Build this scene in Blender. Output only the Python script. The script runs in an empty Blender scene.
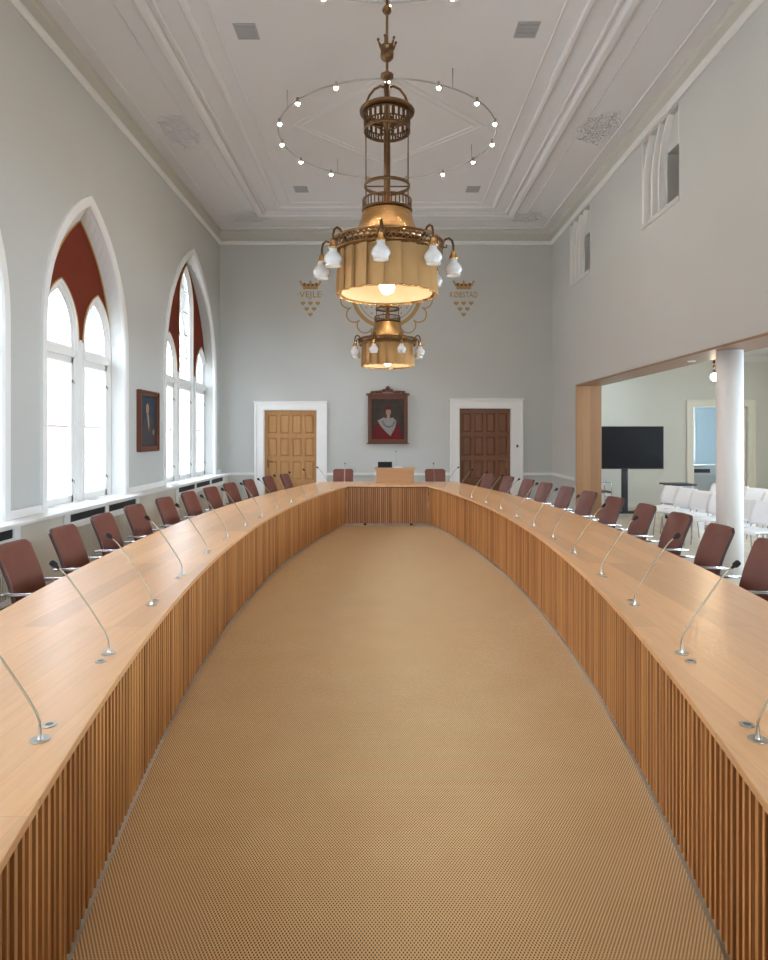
import bpy, bmesh, math, random
from mathutils import Vector, Matrix
from mathutils.geometry import tessellate_polygon
random.seed(7)
PI = math.pi
S = bpy.context.scene
COL = S.collection
F = 660.0; CZ = 1.65; PX = 385.5; PY = 436.5

# ------------------------------------------------------------------ materials
def nd(nt, t, x=0, y=0, **kw):
    n = nt.nodes.new(t)
    for k, v in kw.items(): setattr(n, k, v)
    return n
def mat(name, col, rough=.5, metal=0, noise=0, nscale=(8, 8, 8), bump=0, bscale=None, coat=0, spec=.5, emis=None, estr=0, trans=0, sheen=0):
    m = bpy.data.materials.new(name); m.use_nodes = True
    nt = m.node_tree; b = nt.nodes['Principled BSDF']; L = nt.links
    b.inputs['Base Color'].default_value = (*col, 1)
    b.inputs['Roughness'].default_value = rough
    b.inputs['Metallic'].default_value = metal
    b.inputs['Specular IOR Level'].default_value = spec
    b.inputs['Coat Weight'].default_value = coat
    b.inputs['Coat Roughness'].default_value = .25
    b.inputs['Transmission Weight'].default_value = trans
    b.inputs['Sheen Weight'].default_value = sheen
    if emis:
        b.inputs['Emission Color'].default_value = (*emis, 1); b.inputs['Emission Strength'].default_value = estr
    if noise or bump:
        tc = nd(nt, 'ShaderNodeTexCoord'); mp = nd(nt, 'ShaderNodeMapping')
        mp.inputs['Scale'].default_value = nscale
        L.new(tc.outputs['Object'], mp.inputs[0])
        nz = nd(nt, 'ShaderNodeTexNoise'); nz.inputs['Scale'].default_value = 1; nz.inputs['Detail'].default_value = 5
        L.new(mp.outputs[0], nz.inputs['Vector'])
        if noise:
            hv = nd(nt, 'ShaderNodeMix', data_type='RGBA', blend_type='MIX')
            hv.inputs[6].default_value = (*[c * (1 - noise) for c in col], 1)
            hv.inputs[7].default_value = (*[min(1, c * (1 + noise)) for c in col], 1)
            L.new(nz.outputs['Fac'], hv.inputs[0]); L.new(hv.outputs[2], b.inputs['Base Color'])
        if bump:
            bp = nd(nt, 'ShaderNodeBump'); bp.inputs['Strength'].default_value = bump; bp.inputs['Distance'].default_value = .01
            src = nz
            if bscale:
                src = nd(nt, 'ShaderNodeTexNoise'); src.inputs['Scale'].default_value = bscale
                L.new(tc.outputs['Object'], src.inputs['Vector'])
            L.new(src.outputs['Fac'], bp.inputs['Height']); L.new(bp.outputs[0], b.inputs['Normal'])
    return m
def wood(name, c1, c2, axis=2, rough=.4, cell=None, grain=40, coat=.15, strip=None):
    """grain runs along axis; cell = (sx,sy,sz) coarse variation; strip = (length, width) veneer leaves along Y"""
    m = bpy.data.materials.new(name); m.use_nodes = True
    nt = m.node_tree; b = nt.nodes['Principled BSDF']; L = nt.links
    b.inputs['Roughness'].default_value = rough; b.inputs['Coat Weight'].default_value = coat; b.inputs['Coat Roughness'].default_value = .3
    tc = nd(nt, 'ShaderNodeTexCoord'); mp = nd(nt, 'ShaderNodeMapping')
    sc = [grain] * 3; sc[axis] = grain * .04
    mp.inputs['Scale'].default_value = sc; L.new(tc.outputs['Object'], mp.inputs[0])
    nz = nd(nt, 'ShaderNodeTexNoise'); nz.inputs['Scale'].default_value = 1; nz.inputs['Detail'].default_value = 6; nz.inputs['Distortion'].default_value = .6
    L.new(mp.outputs[0], nz.inputs['Vector'])
    mx = nd(nt, 'ShaderNodeMix', data_type='RGBA'); mx.inputs[6].default_value = (*c1, 1); mx.inputs[7].default_value = (*c2, 1)
    fac = nz.outputs['Fac']
    if cell:
        m2 = nd(nt, 'ShaderNodeMapping'); m2.inputs['Scale'].default_value = cell; L.new(tc.outputs['Object'], m2.inputs[0])
        n2 = nd(nt, 'ShaderNodeTexWhiteNoise') ; fl = nd(nt, 'ShaderNodeVectorMath', operation='FLOOR')
        L.new(m2.outputs[0], fl.inputs[0]); L.new(fl.outputs[0], n2.inputs['Vector'])
        ad = nd(nt, 'ShaderNodeMath', operation='MULTIPLY_ADD'); ad.inputs[1].default_value = .7; 
        L.new(n2.outputs['Value'], ad.inputs[0])
        hf = nd(nt, 'ShaderNodeMath', operation='MULTIPLY_ADD'); hf.inputs[1].default_value = .7; hf.inputs[2].default_value = -.2
        L.new(nz.outputs['Fac'], hf.inputs[0]); L.new(hf.outputs[0], ad.inputs[2]); ad.use_clamp = True
        fac = ad.outputs[0]
    L.new(fac, mx.inputs[0])
    out = mx.outputs[2]
    if strip:
        m3 = nd(nt, 'ShaderNodeMapping'); m3.inputs['Rotation'].default_value = (0, 0, PI / 2); L.new(tc.outputs['Object'], m3.inputs[0])
        br = nd(nt, 'ShaderNodeTexBrick'); br.offset = 0
        br.inputs['Scale'].default_value = 1; br.inputs['Brick Width'].default_value = strip[0]; br.inputs['Row Height'].default_value = strip[1]
        br.inputs['Mortar Size'].default_value = .0012; br.inputs['Mortar Smooth'].default_value = 0
        br.inputs['Color1'].default_value = (.88, .86, .84, 1); br.inputs['Color2'].default_value = (1.1, 1.1, 1.1, 1); br.inputs['Mortar'].default_value = (.8, .78, .76, 1)
        L.new(m3.outputs[0], br.inputs['Vector'])
        mm = nd(nt, 'ShaderNodeMix', data_type='RGBA', blend_type='MULTIPLY'); mm.inputs[0].default_value = 1
        L.new(out, mm.inputs[6]); L.new(br.outputs['Color'], mm.inputs[7]); out = mm.outputs[2]
    L.new(out, b.inputs['Base Color'])
    bp = nd(nt, 'ShaderNodeBump'); bp.inputs['Strength'].default_value = .12; bp.inputs['Distance'].default_value = .004
    L.new(nz.outputs['Fac'], bp.inputs['Height']); L.new(bp.outputs[0], b.inputs['Normal'])
    return m
def glass_mat(name, tint=(1, 1, 1), refl=1.0):
    m = bpy.data.materials.new(name); m.use_nodes = True; nt = m.node_tree; nt.nodes.clear(); L = nt.links
    o = nd(nt, 'ShaderNodeOutputMaterial'); t = nd(nt, 'ShaderNodeBsdfTransparent'); g = nd(nt, 'ShaderNodeBsdfGlossy'); g.inputs['Roughness'].default_value = .02
    t.inputs[0].default_value = (*tint, 1)
    f = nd(nt, 'ShaderNodeFresnel'); mx = nd(nt, 'ShaderNodeMixShader')
    ml = nd(nt, 'ShaderNodeMath', operation='MULTIPLY'); ml.inputs[1].default_value = refl
    L.new(f.outputs[0], ml.inputs[0]); L.new(ml.outputs[0], mx.inputs[0]); L.new(t.outputs[0], mx.inputs[1]); L.new(g.outputs[0], mx.inputs[2]); L.new(mx.outputs[0], o.inputs[0])
    return m
def emit_mat(name, col, s):
    m = bpy.data.materials.new(name); m.use_nodes = True; nt = m.node_tree; nt.nodes.clear()
    o = nd(nt, 'ShaderNodeOutputMaterial'); e = nd(nt, 'ShaderNodeEmission'); e.inputs[0].default_value = (*col, 1); e.inputs[1].default_value = s
    nt.links.new(e.outputs[0], o.inputs[0]); return m
def translucent(name, col, frac, rough=.8):
    m = bpy.data.materials.new(name); m.use_nodes = True; nt = m.node_tree; nt.nodes.clear(); L = nt.links
    o = nd(nt, 'ShaderNodeOutputMaterial'); d = nd(nt, 'ShaderNodeBsdfDiffuse'); t = nd(nt, 'ShaderNodeBsdfTranslucent')
    d.inputs[0].default_value = (*col, 1); t.inputs[0].default_value = (*col, 1)
    mx = nd(nt, 'ShaderNodeMixShader'); mx.inputs[0].default_value = frac
    L.new(d.outputs[0], mx.inputs[1]); L.new(t.outputs[0], mx.inputs[2]); L.new(mx.outputs[0], o.inputs[0]); return m
def rug_mat():
    m = bpy.data.materials.new('woven_rug'); m.use_nodes = True; nt = m.node_tree; b = nt.nodes['Principled BSDF']; L = nt.links
    b.inputs['Roughness'].default_value = .75; b.inputs['Specular IOR Level'].default_value = .35; b.inputs['Sheen Weight'].default_value = .15
    tc = nd(nt, 'ShaderNodeTexCoord'); sp = nd(nt, 'ShaderNodeSeparateXYZ'); L.new(tc.outputs['Object'], sp.inputs[0])
    def sn(o, p):
        a = nd(nt, 'ShaderNodeMath', operation='MULTIPLY'); a.inputs[1].default_value = 2 * PI / p; L.new(sp.outputs[o], a.inputs[0])
        s = nd(nt, 'ShaderNodeMath', operation='SINE'); L.new(a.outputs[0], s.inputs[0]); return s.outputs[0]
    pr = nd(nt, 'ShaderNodeMath', operation='MULTIPLY'); L.new(sn('X', .012), pr.inputs[0]); L.new(sn('Y', .020), pr.inputs[1])
    mr = nd(nt, 'ShaderNodeMapRange'); mr.inputs['From Min'].default_value = .02; mr.inputs['From Max'].default_value = .5
    L.new(pr.outputs[0], mr.inputs['Value'])
    nz = nd(nt, 'ShaderNodeTexNoise'); nz.inputs['Scale'].default_value = 3; nz.inputs['Detail'].default_value = 6; L.new(tc.outputs['Object'], nz.inputs['Vector'])
    c = nd(nt, 'ShaderNodeMix', data_type='RGBA'); c.inputs[6].default_value = (.82, .485, .19, 1); c.inputs[7].default_value = (.93, .61, .29, 1); L.new(nz.outputs['Fac'], c.inputs[0])
    d = nd(nt, 'ShaderNodeMix', data_type='RGBA'); d.inputs[7].default_value = (.06, .038, .02, 1); L.new(mr.outputs[0], d.inputs[0]); L.new(c.outputs[2], d.inputs[6])
    # woven-in seam lines where the carpet widths meet
    L.new(d.outputs[2], b.inputs['Base Color'])
    bp = nd(nt, 'ShaderNodeBump'); bp.inputs['Strength'].default_value = .5; bp.inputs['Distance'].default_value = .003; bp.invert = True
    L.new(mr.outputs[0], bp.inputs['Height']); L.new(bp.outputs[0], b.inputs['Normal'])
    return m
def brick_mat():
    m = bpy.data.materials.new('outside_brick'); m.use_nodes = True; nt = m.node_tree; b = nt.nodes['Principled BSDF']; L = nt.links
    tc = nd(nt, 'ShaderNodeTexCoord'); mp = nd(nt, 'ShaderNodeMapping'); mp.inputs['Rotation'].default_value = (PI / 2, 0, PI / 2)
    sp = nd(nt, 'ShaderNodeSeparateXYZ'); cb = nd(nt, 'ShaderNodeCombineXYZ'); L.new(tc.outputs['Object'], sp.inputs[0])
    L.new(sp.outputs['Y'], cb.inputs['X']); L.new(sp.outputs['Z'], cb.inputs['Y'])
    br = nd(nt, 'ShaderNodeTexBrick'); br.inputs['Scale'].default_value = 1; br.inputs['Brick Width'].default_value = .26; br.inputs['Row Height'].default_value = .085; br.inputs['Mortar Size'].default_value = .012
    br.inputs['Color1'].default_value = (.33, .17, .13, 1); br.inputs['Color2'].default_value = (.24, .11, .08, 1); br.inputs['Mortar'].default_value = (.45, .42, .40, 1)
    L.new(cb.outputs[0], br.inputs['Vector']); L.new(br.outputs['Color'], b.inputs['Base Color']); b.inputs['Roughness'].default_value = .9
    return m

M = {}
M['wall'] = mat('wall_paint', (.505, .51, .485), .85, noise=.03, nscale=(1.2, 1.2, 1.2), bump=.06, bscale=60)
M['ceil'] = mat('ceiling_paint', (.72, .70, .69), .9)
M['sidewall'] = mat('side_room_paint', (.66, .64, .56), .85)
M['white'] = mat('white_paint', (.80, .79, .77), .45)
M['cornice'] = mat('cornice_paint', (.74, .73, .70), .6)
M['frieze'] = mat('frieze_paint', (.55, .53, .47), .8)
M['cream'] = mat('cream_paint', (.78, .73, .60), .5)
M['beige'] = mat('beige_panel', (.66, .62, .54), .6)
M['red'] = mat('oxblood_panel', (.17, .034, .018), .8, noise=.12, nscale=(3, 3, 3), spec=.1)
M['gold'] = mat('gold_paint', (.55, .34, .10), .38, metal=.75)
M['goldflat'] = mat('gold_wall_paint', (.40, .25, .09), .6, metal=.15)
M['goldred'] = mat('crown_lining', (.22, .05, .03), .7)
M['brass'] = mat('aged_brass', (.26, .14, .055), .34, metal=1, noise=.25, nscale=(30, 30, 30), bump=.3, bscale=70)
M['copper'] = mat('hammered_brass', (.72, .42, .17), .22, metal=1, noise=.15, nscale=(25, 25, 60), bump=.35, bscale=55)
M['darkbrass'] = mat('dark_bronze', (.15, .078, .033), .36, metal=.9, noise=.3, nscale=(40, 40, 40))
M['fabric'] = translucent('pleated_shade', (.52, .31, .135), .05)
M['lining'] = translucent('cream_shade_lining', (.60, .49, .33), .04)
M['glassshade'] = mat('ribbed_glass', (.74, .73, .70), .15, coat=.5, noise=.06, nscale=(60, 60, 60))
M['bulb'] = emit_mat('glowing_bulb', (1, .82, .58), 30)
M['bulbdim'] = emit_mat('small_glowing_bulb', (1, .86, .68), 3.0)
M['spot'] = emit_mat('halogen_capsule', (1, .88, .76), 420)
M['pendantbulb'] = emit_mat('pendant_bulb_glow', (1, .80, .52), 160)
M['chrome'] = mat('chrome', (.55, .55, .57), .2, metal=1)
M['steel'] = mat('brushed_steel', (.50, .47, .42), .3, metal=1)
M['stem'] = mat('champagne_stem', (.40, .34, .25), .38, metal=1)
M['leather'] = mat('brown_leather', (.155, .042, .026), .36, noise=.16, nscale=(14, 14, 14), bump=.22, bscale=220, coat=.1)
M['leatheredge'] = mat('dark_leather_edge', (.06, .022, .016), .5)
M['black'] = mat('black_plastic', (.012, .012, .014), .45)
M['screen'] = mat('black_screen', (.004, .004, .005), .3, spec=.2)
M['foam'] = mat('black_foam', (.012, .012, .015), .9)
M['whiteplastic'] = mat('white_shell', (.82, .84, .86), .4)
M['grille'] = mat('dark_opening', (.015, .016, .02), .6)
M['vent'] = mat('vent_grey', (.42, .41, .40), .6)
M['ventdark'] = mat('vent_slot', (.16, .16, .16), .7)
M['top'] = wood('oak_veneer_top', (.66, .335, .14), (.86, .50, .24), 1, .34, grain=55, coat=.25, strip=(1.58, .145))
M['slat'] = wood('oak_slats', (.30, .105, .028), (.84, .43, .15), 2, .45, cell=(60, 60, .001), grain=60, coat=.05)
M['slatback'] = wood('brown_backing', (.11, .045, .018), (.16, .07, .03), 2, .6, grain=40, coat=0)
M['jamb'] = wood('oak_lining', (.21, .10, .04), (.34, .18, .078), 2, .4, cell=(7, 7, .001), grain=45)
M['lectern'] = wood('oak_lectern', (.42, .21, .08), (.56, .31, .13), 0, .4, grain=40)
M['soffit'] = wood('oak_soffit', (.20, .11, .06), (.33, .19, .10), 1, .4, grain=45)
M['door1'] = wood('oak_door', (.33, .155, .05), (.54, .29, .11), 2, .5, grain=35, coat=0)
M['door2'] = wood('walnut_door', (.125, .043, .015), (.21, .08, .028), 2, .5, grain=35, coat=0)
M['pframe'] = wood('mahogany_frame', (.085, .024, .010), (.17, .052, .022), 2, .5, grain=60, coat=0)
M['floor'] = wood('pale_parquet', (.50, .42, .33), (.62, .54, .44), 1, .35, grain=20, strip=(.9, .12))
M['rug'] = rug_mat()
M['brickout'] = brick_mat()
M['ground'] = mat('outside_ground', (.45, .44, .42), .9)
M['canvasdark'] = mat('dark_canvas', (.05, .04, .032), .6, spec=.15, noise=.4, nscale=(9, 9, 9))
M['canvasblue'] = mat('blue_canvas', (.035, .05, .07), .6, spec=.15, noise=.35, nscale=(9, 9, 9))
M['skin'] = mat('painted_skin', (.33, .18, .12), .6)
M['robe'] = mat('painted_red_robe', (.13, .014, .016), .6, spec=.15, noise=.35, nscale=(20, 20, 20))
M['ermine'] = mat('painted_grey_collar', (.24, .24, .23), .6, spec=.15, noise=.35, nscale=(50, 50, 50))
M['coat'] = mat('painted_dark_coat', (.035, .033, .04), .6)
M['linen'] = mat('painted_white_linen', (.32, .25, .17), .6)
M['glass'] = glass_mat('window_glass', (.98, .99, 1), .8)
M['paper'] = mat('white_paper', (.8, .8, .8), .8)
M['cartgrey'] = mat('cart_grey_panel', (.45, .50, .56), .35, metal=.3)
M['bluewall'] = mat('pale_blue_wall', (.62, .72, .78), .7)
M['greycab'] = mat('grey_cabinet', (.48, .50, .52), .5)

# ------------------------------------------------------------------ mesh builder
class MB:
    def __init__(s): s.v = []; s.f = []; s.mi = []; s.sm = []; s.m = 0
    def add(s, vs, fs, smooth=False):
        o = len(s.v); s.v += [tuple(v) for v in vs]
        for f in fs: s.f.append(tuple(i + o for i in f)); s.mi.append(s.m); s.sm.append(smooth)
        return s
    def box(s, x0, x1, y0, y1, z0, z1, mt=None):
        vs = [(x, y, z) for x in (x0, x1) for y in (y0, y1) for z in (z0, z1)]
        if mt: vs = [mt @ Vector(v) for v in vs]
        return s.add(vs, [(0, 1, 3, 2), (4, 6, 7, 5), (0, 4, 5, 1), (2, 3, 7, 6), (0, 2, 6, 4), (1, 5, 7, 3)])
    def quad(s, a, b, c, d): return s.add([a, b, c, d], [(0, 1, 2, 3)])
    def tube(s, pts, r, n=8, closed=False, caps=True, flat=1.0):
        pts = [Vector(p) for p in pts]; N = len(pts); vs = []; fs = []
        rs = r if isinstance(r, (list, tuple)) else [r] * N
        prev = None
        for i, p in enumerate(pts):
            if closed: t = (pts[(i + 1) % N] - pts[i - 1])
            else: t = (pts[min(i + 1, N - 1)] - pts[max(i - 1, 0)])
            t.normalize()
            if prev is None:
                up = Vector((0, 0, 1)) if abs(t.z) < .95 else Vector((1, 0, 0))
                a = t.cross(up).normalized()
            else:
                a = (prev - t * prev.dot(t)).normalized()
            prev = a; b = t.cross(a)
            for k in range(n):
                an = 2 * PI * k / n
                vs.append(p + (a * math.cos(an) + b * math.sin(an) * flat) * rs[i])
        M_ = N if closed else N - 1
        for i in range(M_):
            j = (i + 1) % N
            for k in range(n): fs.append((i * n + k, i * n + (k + 1) % n, j * n + (k + 1) % n, j * n + k))
        s.add(vs, fs, True)
        if caps and not closed:
            s.add([vs[k] for k in range(n)], [tuple(range(n))[::-1]]); s.add([vs[(N - 1) * n + k] for k in range(n)], [tuple(range(n))])
        return s
    def lathe(s, prof, n=32, c=(0, 0, 0), a0=0, a1=2 * PI, axis='z', rad=None):
        full = abs(a1 - a0 - 2 * PI) < 1e-6; N = n if full else n + 1; vs = []; fs = []
        for i in range(N):
            a = a0 + (a1 - a0) * i / n
            k = rad(a) if rad else 1
            for r, z in prof:
                vs.append((c[0] + r * k * math.cos(a), c[1] + r * k * math.sin(a), c[2] + z))
        P = len(prof)
        for i in range(n):
            j = (i + 1) % N
            for q in range(P - 1): fs.append((i * P + q, j * P + q, j * P + q + 1, i * P + q + 1))
        return s.add(vs, fs, True)
    def cyl(s, x, y, z0, z1, r, n=24, r1=None):
        r1 = r if r1 is None else r1
        s.lathe([(r, z0), (r1, z1)], n, (x, y, 0))
        s.add([(x + r * math.cos(2 * PI * k / n), y + r * math.sin(2 * PI * k / n), z0) for k in range(n)], [tuple(range(n))[::-1]])
        s.add([(x + r1 * math.cos(2 * PI * k / n), y + r1 * math.sin(2 * PI * k / n), z1) for k in range(n)], [tuple(range(n))])
        return s
    def sphere(s, c, r, n=12, sz=1):
        m = n // 2 + 1
        return s.lathe([(max(1e-4, r * math.sin(PI * k / m)), -r * sz * math.cos(PI * k / m)) for k in range(m + 1)], n, c)
    def plate(s, loops, fn, w0, w1, front=True, back=True):
        """polygon with holes (first loop outer) in (u,v), mapped by fn(u,v,w), between w0 and w1"""
        tris = tessellate_polygon([[Vector((u, v, 0)) for u, v in l] for l in loops])
        pts = [p for l in loops for p in l]; n = len(pts)
        vs = [fn(u, v, w0) for u, v in pts] + [fn(u, v, w1) for u, v in pts]
        fs = []
        if front: fs += [tuple(t) for t in tris]
        if back: fs += [tuple(i + n for i in reversed(t)) for t in tris]
        o = 0
        for l in loops:
            k = len(l)
            for i in range(k):
                a, b = o + i, o + (i + 1) % k; fs.append((a, b, b + n, a + n))
            o += k
        return s.add(vs, fs)
    def loft(s, la, lb, close=False, smooth=False):
        n = len(la); fs = []
        for i in range(n if close else n - 1):
            j = (i + 1) % n; fs.append((i, j, n + j, n + i))
        return s.add(list(la) + list(lb), fs, smooth)
    def build(s, name, mats, parent=None, bevel=0, fix=True, seg=2, loc=None):
        me = bpy.data.meshes.new(name); me.from_pydata(s.v, [], s.f)
        if not isinstance(mats, (list, tuple)): mats = [mats]
        for m in mats: me.materials.append(m)
        for p, mi, sm in zip(me.polygons, s.mi, s.sm): p.material_index = mi; p.use_smooth = sm
        if fix:
            bm = bmesh.new(); bm.from_mesh(me); bmesh.ops.remove_doubles(bm, verts=bm.verts, dist=1e-5)
            bmesh.ops.recalc_face_normals(bm, faces=bm.faces); bm.to_mesh(me); bm.free()
        me.update()
        o = bpy.data.objects.new(name, me); COL.objects.link(o)
        if parent: o.parent = parent
        if loc: o.location = loc
        if bevel:
            b = o.modifiers.new('bevel', 'BEVEL'); b.width = bevel; b.segments = seg; b.limit_method = 'ANGLE'; b.angle_limit = math.radians(40)
        return o
def tag(o, label=None, cat=None, group=None, kind=None):
    if label: o['label'] = label
    if cat: o['category'] = cat
    if group: o['group'] = group
    if kind: o['kind'] = kind
    return o
def thing(name, label, cat, loc=(0, 0, 0), rz=0, group=None):
    o = bpy.data.objects.new(name, None); COL.objects.link(o); o.empty_display_size = .1
    o.location = loc; o.rotation_euler = (0, 0, rz); return tag(o, label, cat, group)
def struct(name, mb, m, parent=None, label=None, **k):
    o = mb.build(name, m, parent, **k)
    if parent is None: o['kind'] = 'structure'
    if label: o['label'] = label
    return o
def sempty(name, label=None):
    o = bpy.data.objects.new(name, None); COL.objects.link(o); o['kind'] = 'structure'
    if label: o['label'] = label
    return o
def copy_tree(o, parent=None):
    c = o.copy(); COL.objects.link(c)
    if parent: c.parent = parent
    for ch in list(o.children): copy_tree(ch, c)
    return c
ORD = ['nearest', 'second', 'third', 'fourth', 'fifth', 'sixth', 'seventh', 'eighth', 'ninth', 'tenth', 'eleventh', 'twelfth', 'thirteenth', 'fourteenth']

# ------------------------------------------------------------------ room numbers
XL, XR, YB, YF, ZC = -3.85, 3.87, 15.33, -.9, 6.43

def arch(c, hw, z0, zs, za, n=14):
    rise = za - zs; R = (rise * rise + hw * hw) / (2 * hw)
    pts = [(c - hw, z0)]
    a1 = math.atan2(rise, R - hw)
    for i in range(n + 1):
        a = a1 * i / n; pts.append((c - hw + R - R * math.cos(a), zs + R * math.sin(a)))
    for i in range(n - 1, -1, -1):
        a = a1 * i / n; pts.append((c + hw - R + R * math.cos(a), zs + R * math.sin(a)))
    pts.append((c + hw, z0)); return pts
def LW(u, v, w): return (w, u, v)      # left/right wall mapping (u=Y, v=Z, w=X)
def BW(u, v, w): return (u, w, v)      # back wall mapping

# windows of the left wall: centre, outer casing half width, outer apex
WINS = [(2.35, 1.25, 4.75, 2), (5.47, 1.25, 4.75, 2), (8.58, 1.23, 4.78, 2), (13.18, 1.76, 5.40, 3)]
ZS = 2.85; ZW = .80
holes = []
for c, hw, za, n in WINS: holes.append(arch(c, hw - .10, ZW, ZS, za - .12))
mb = MB()
mb.plate([[(YF, ZW), (YB + .2, ZW), (YB + .2, ZC + .2), (YF, ZC + .2)]][:1], LW, XL, XL - .001) if False else None
# wall with arched holes; the holes start exactly at the sill so the outline runs around them
out = [(YF - .2, ZW)]
for h in holes: out += h
out += [(YB + .2, ZW), (YB + .2, ZC + .2), (YF - .2, ZC + .2)]
mb.plate([out], LW, XL, XL - .62)
struct('wall_left', mb, M['wall'])
mb = MB(); mb.box(XL - .62, -3.66, YF - .2, YB + .2, 0, ZW - .04)
struct('wall_left_base', mb, M['beige'], label='beige wall below the window sill').name = 'wall_left.001'
# continuous sill
mb = MB(); mb.box(XL - .24, -3.60, YF, YB, ZW - .035, ZW)
struct('trim_1', mb, M['white'], label='white window sill running the length of the left wall', bevel=.006)
# white base strips between windows
mb = MB(); edges = [YF] + sum([[c - hw, c + hw] for c, hw, _, _ in WINS], []) + [YB]
for i in range(0, len(edges), 2): mb.box(XL, XL + .03, edges[i], edges[i + 1], ZW, ZW + .09)
struct('trim_2', mb, M['white'], bevel=.005)

def ring_tube(mb, pts2, x, r, n=6): mb.tube([(x, u, v) for u, v in pts2], r, n)
for wi, (c, hw, za, nl) in enumerate(WINS):
    W = sempty('window_%d' % (wi + 1))
    # casing on wall face
    mb = MB(); A = arch(c, hw, ZW, ZS, za); B = arch(c, hw - .095, ZW, ZS, za - .12)
    mb.loft([LW(u, v, XL + .035) for u, v in A], [LW(u, v, XL + .035) for u, v in B]); mb.loft([LW(u, v, XL) for u, v in A], [LW(u, v, XL + .035) for u, v in A])
    B2 = arch(c, hw - .11, ZW, ZS, za - .14)
    mb.loft([LW(u, v, XL + .035) for u, v in B], [LW(u, v, XL + .012) for u, v in B2]); mb.loft([LW(u, v, XL + .012) for u, v in B2], [LW(u, v, XL - .02) for u, v in B2])
    mb.build('casing', M['white'], W)
    # splayed reveal
    ph = hw - .27 if nl == 2 else hw - .18; pc = c + .17 if nl == 2 else c + .22; pa = za - .27 if nl == 2 else za - .21
    C = arch(pc, ph, ZW, ZS - .05, pa)
    mb = MB(); mb.loft([LW(u, v, XL - .02) for u, v in B2], [LW(u, v, XL - .20) for u, v in C]); mb.build('reveal', M['cornice'], W)
    # lights
    lights = []
    if nl == 2: lights = [(pc - .52, .45, 2.95, 3.62), (pc + .52, .45, 2.95, 3.62)]
    else: lights = [(pc - 1.07, .45, 2.95, 3.60), (pc, .47, 4.30, pa - .07), (pc + 1.07, .45, 2.95, 3.60)]
    # tympanum: red above, white below springing
    tz = 2.70
    outl = [(pc - ph - .12, tz)]; 
    for lc, lh, ls, la in lights: outl += arch(lc, lh, tz, ls, la)
    big = arch(pc, ph + .12, tz, ZS, pa + .14)
    outl += list(reversed(big))[0:-1]
    mb = MB(); mb.plate([outl], LW, XL - .20, XL - .26)
    mb.build('tympanum', M['red'], W)
    mb = MB(); prev = pc - ph - .12
    for lc, lh, ls, la in lights:
        mb.box(XL - .25, XL - .195, prev, lc - lh + .002, ZW, 2.93 if prev > pc - ph else 2.93); prev = lc + lh - .002
    mb.box(XL - .25, XL - .195, prev, pc + ph + .12, ZW, 2.93)
    mb.build('mullion', M['white'], W, bevel=.004)
    mb = MB(); ring_tube(mb, C, XL - .195, .013)
    mb.build('gold_edge', M['gold'], W)
    for li, (lc, lh, ls, la) in enumerate(lights):
        L_ = MB()
        steps = [(0, 0, .26), (0, 0, .185), (.03, .04, .185), (.04, .055, .215), (.06, .08, .215), (.068, .09, .245), (.10, .13, .245)]
        loops = [[LW(u, v, XL - w) for u, v in arch(lc, lh - d, ZW, ls, la - e)] for d, e, w in steps]
        for a, b in zip(loops, loops[1:]): L_.loft(a, b)
        # transom and rails of the sash
        ih = lh - .075; X1, X0 = XL - .29, XL - .225
        L_.box(XL - .28, XL - .19, lc - ih - .01, lc + ih + .01, 2.68, 2.76)
        L_.box(X1, X0, lc - ih, lc + ih, ZW, ZW + .085)
        L_.box(X1, X0, lc - ih, lc + ih, 2.60, 2.69)
        L_.box(X1, X0, lc - ih, lc + ih, 2.76, 2.81)
        for sgn in (-1, 1):
            a, b = sorted((lc + sgn * ih, lc + sgn * (ih - .045))); L_.box(X1, X0, a, b, ZW, 2.69)
        L_.box(XL - .275, XL - .26, lc - ih, lc + ih, 1.77, 1.79)
        if la > 4:
            for z in (3.25, 3.72, 4.18, 4.6): L_.box(XL - .275, XL - .255, lc - ih, lc + ih, z, z + .02)
        fr = L_.build('light_frame', M['white'], W)
        gm = MB(); gm.plate([arch(lc, lh - .08, ZW + .05, ls, la - .11)], LW, XL - .262, XL - .266); gm.build('pane', M['glass'], fr)
        gd = MB(); ring_tube(gd, arch(lc, lh + .006, 2.9, ls, la + .01), XL - .19, .011); gd.build('gold_edge', M['gold'], fr)
        lt = MB()
        for z in (1.06, 2.35):
            lt.box(XL - .225, XL - .218, lc + ih - .03, lc + ih - .01, z, z + .04); lt.tube([(XL - .22, lc + ih - .02, z + .02), (XL - .20, lc + ih - .02, z + .02), (XL - .20, lc + ih - .02, z - .02)], .005, 5)
        lt.build('latch', M['darkbrass'], fr)
        sg = MB()
        sg.box(XL - .16, XL - .08, lc - lh + .06, lc + lh - .06, ZW + .0005, ZW + .003)
        n_ = int((2 * lh - .12) / .03); sg.m = 1
        for q in range(n_): sg.box(XL - .155, XL - .085, lc - lh + .07 + q * .03, lc - lh + .08 + q * .03, ZW + .003, ZW + .006)
        sg.build('sill_grille', [M['vent'], M['white']], fr)
    # exterior reveal is the wall thickness itself

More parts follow.
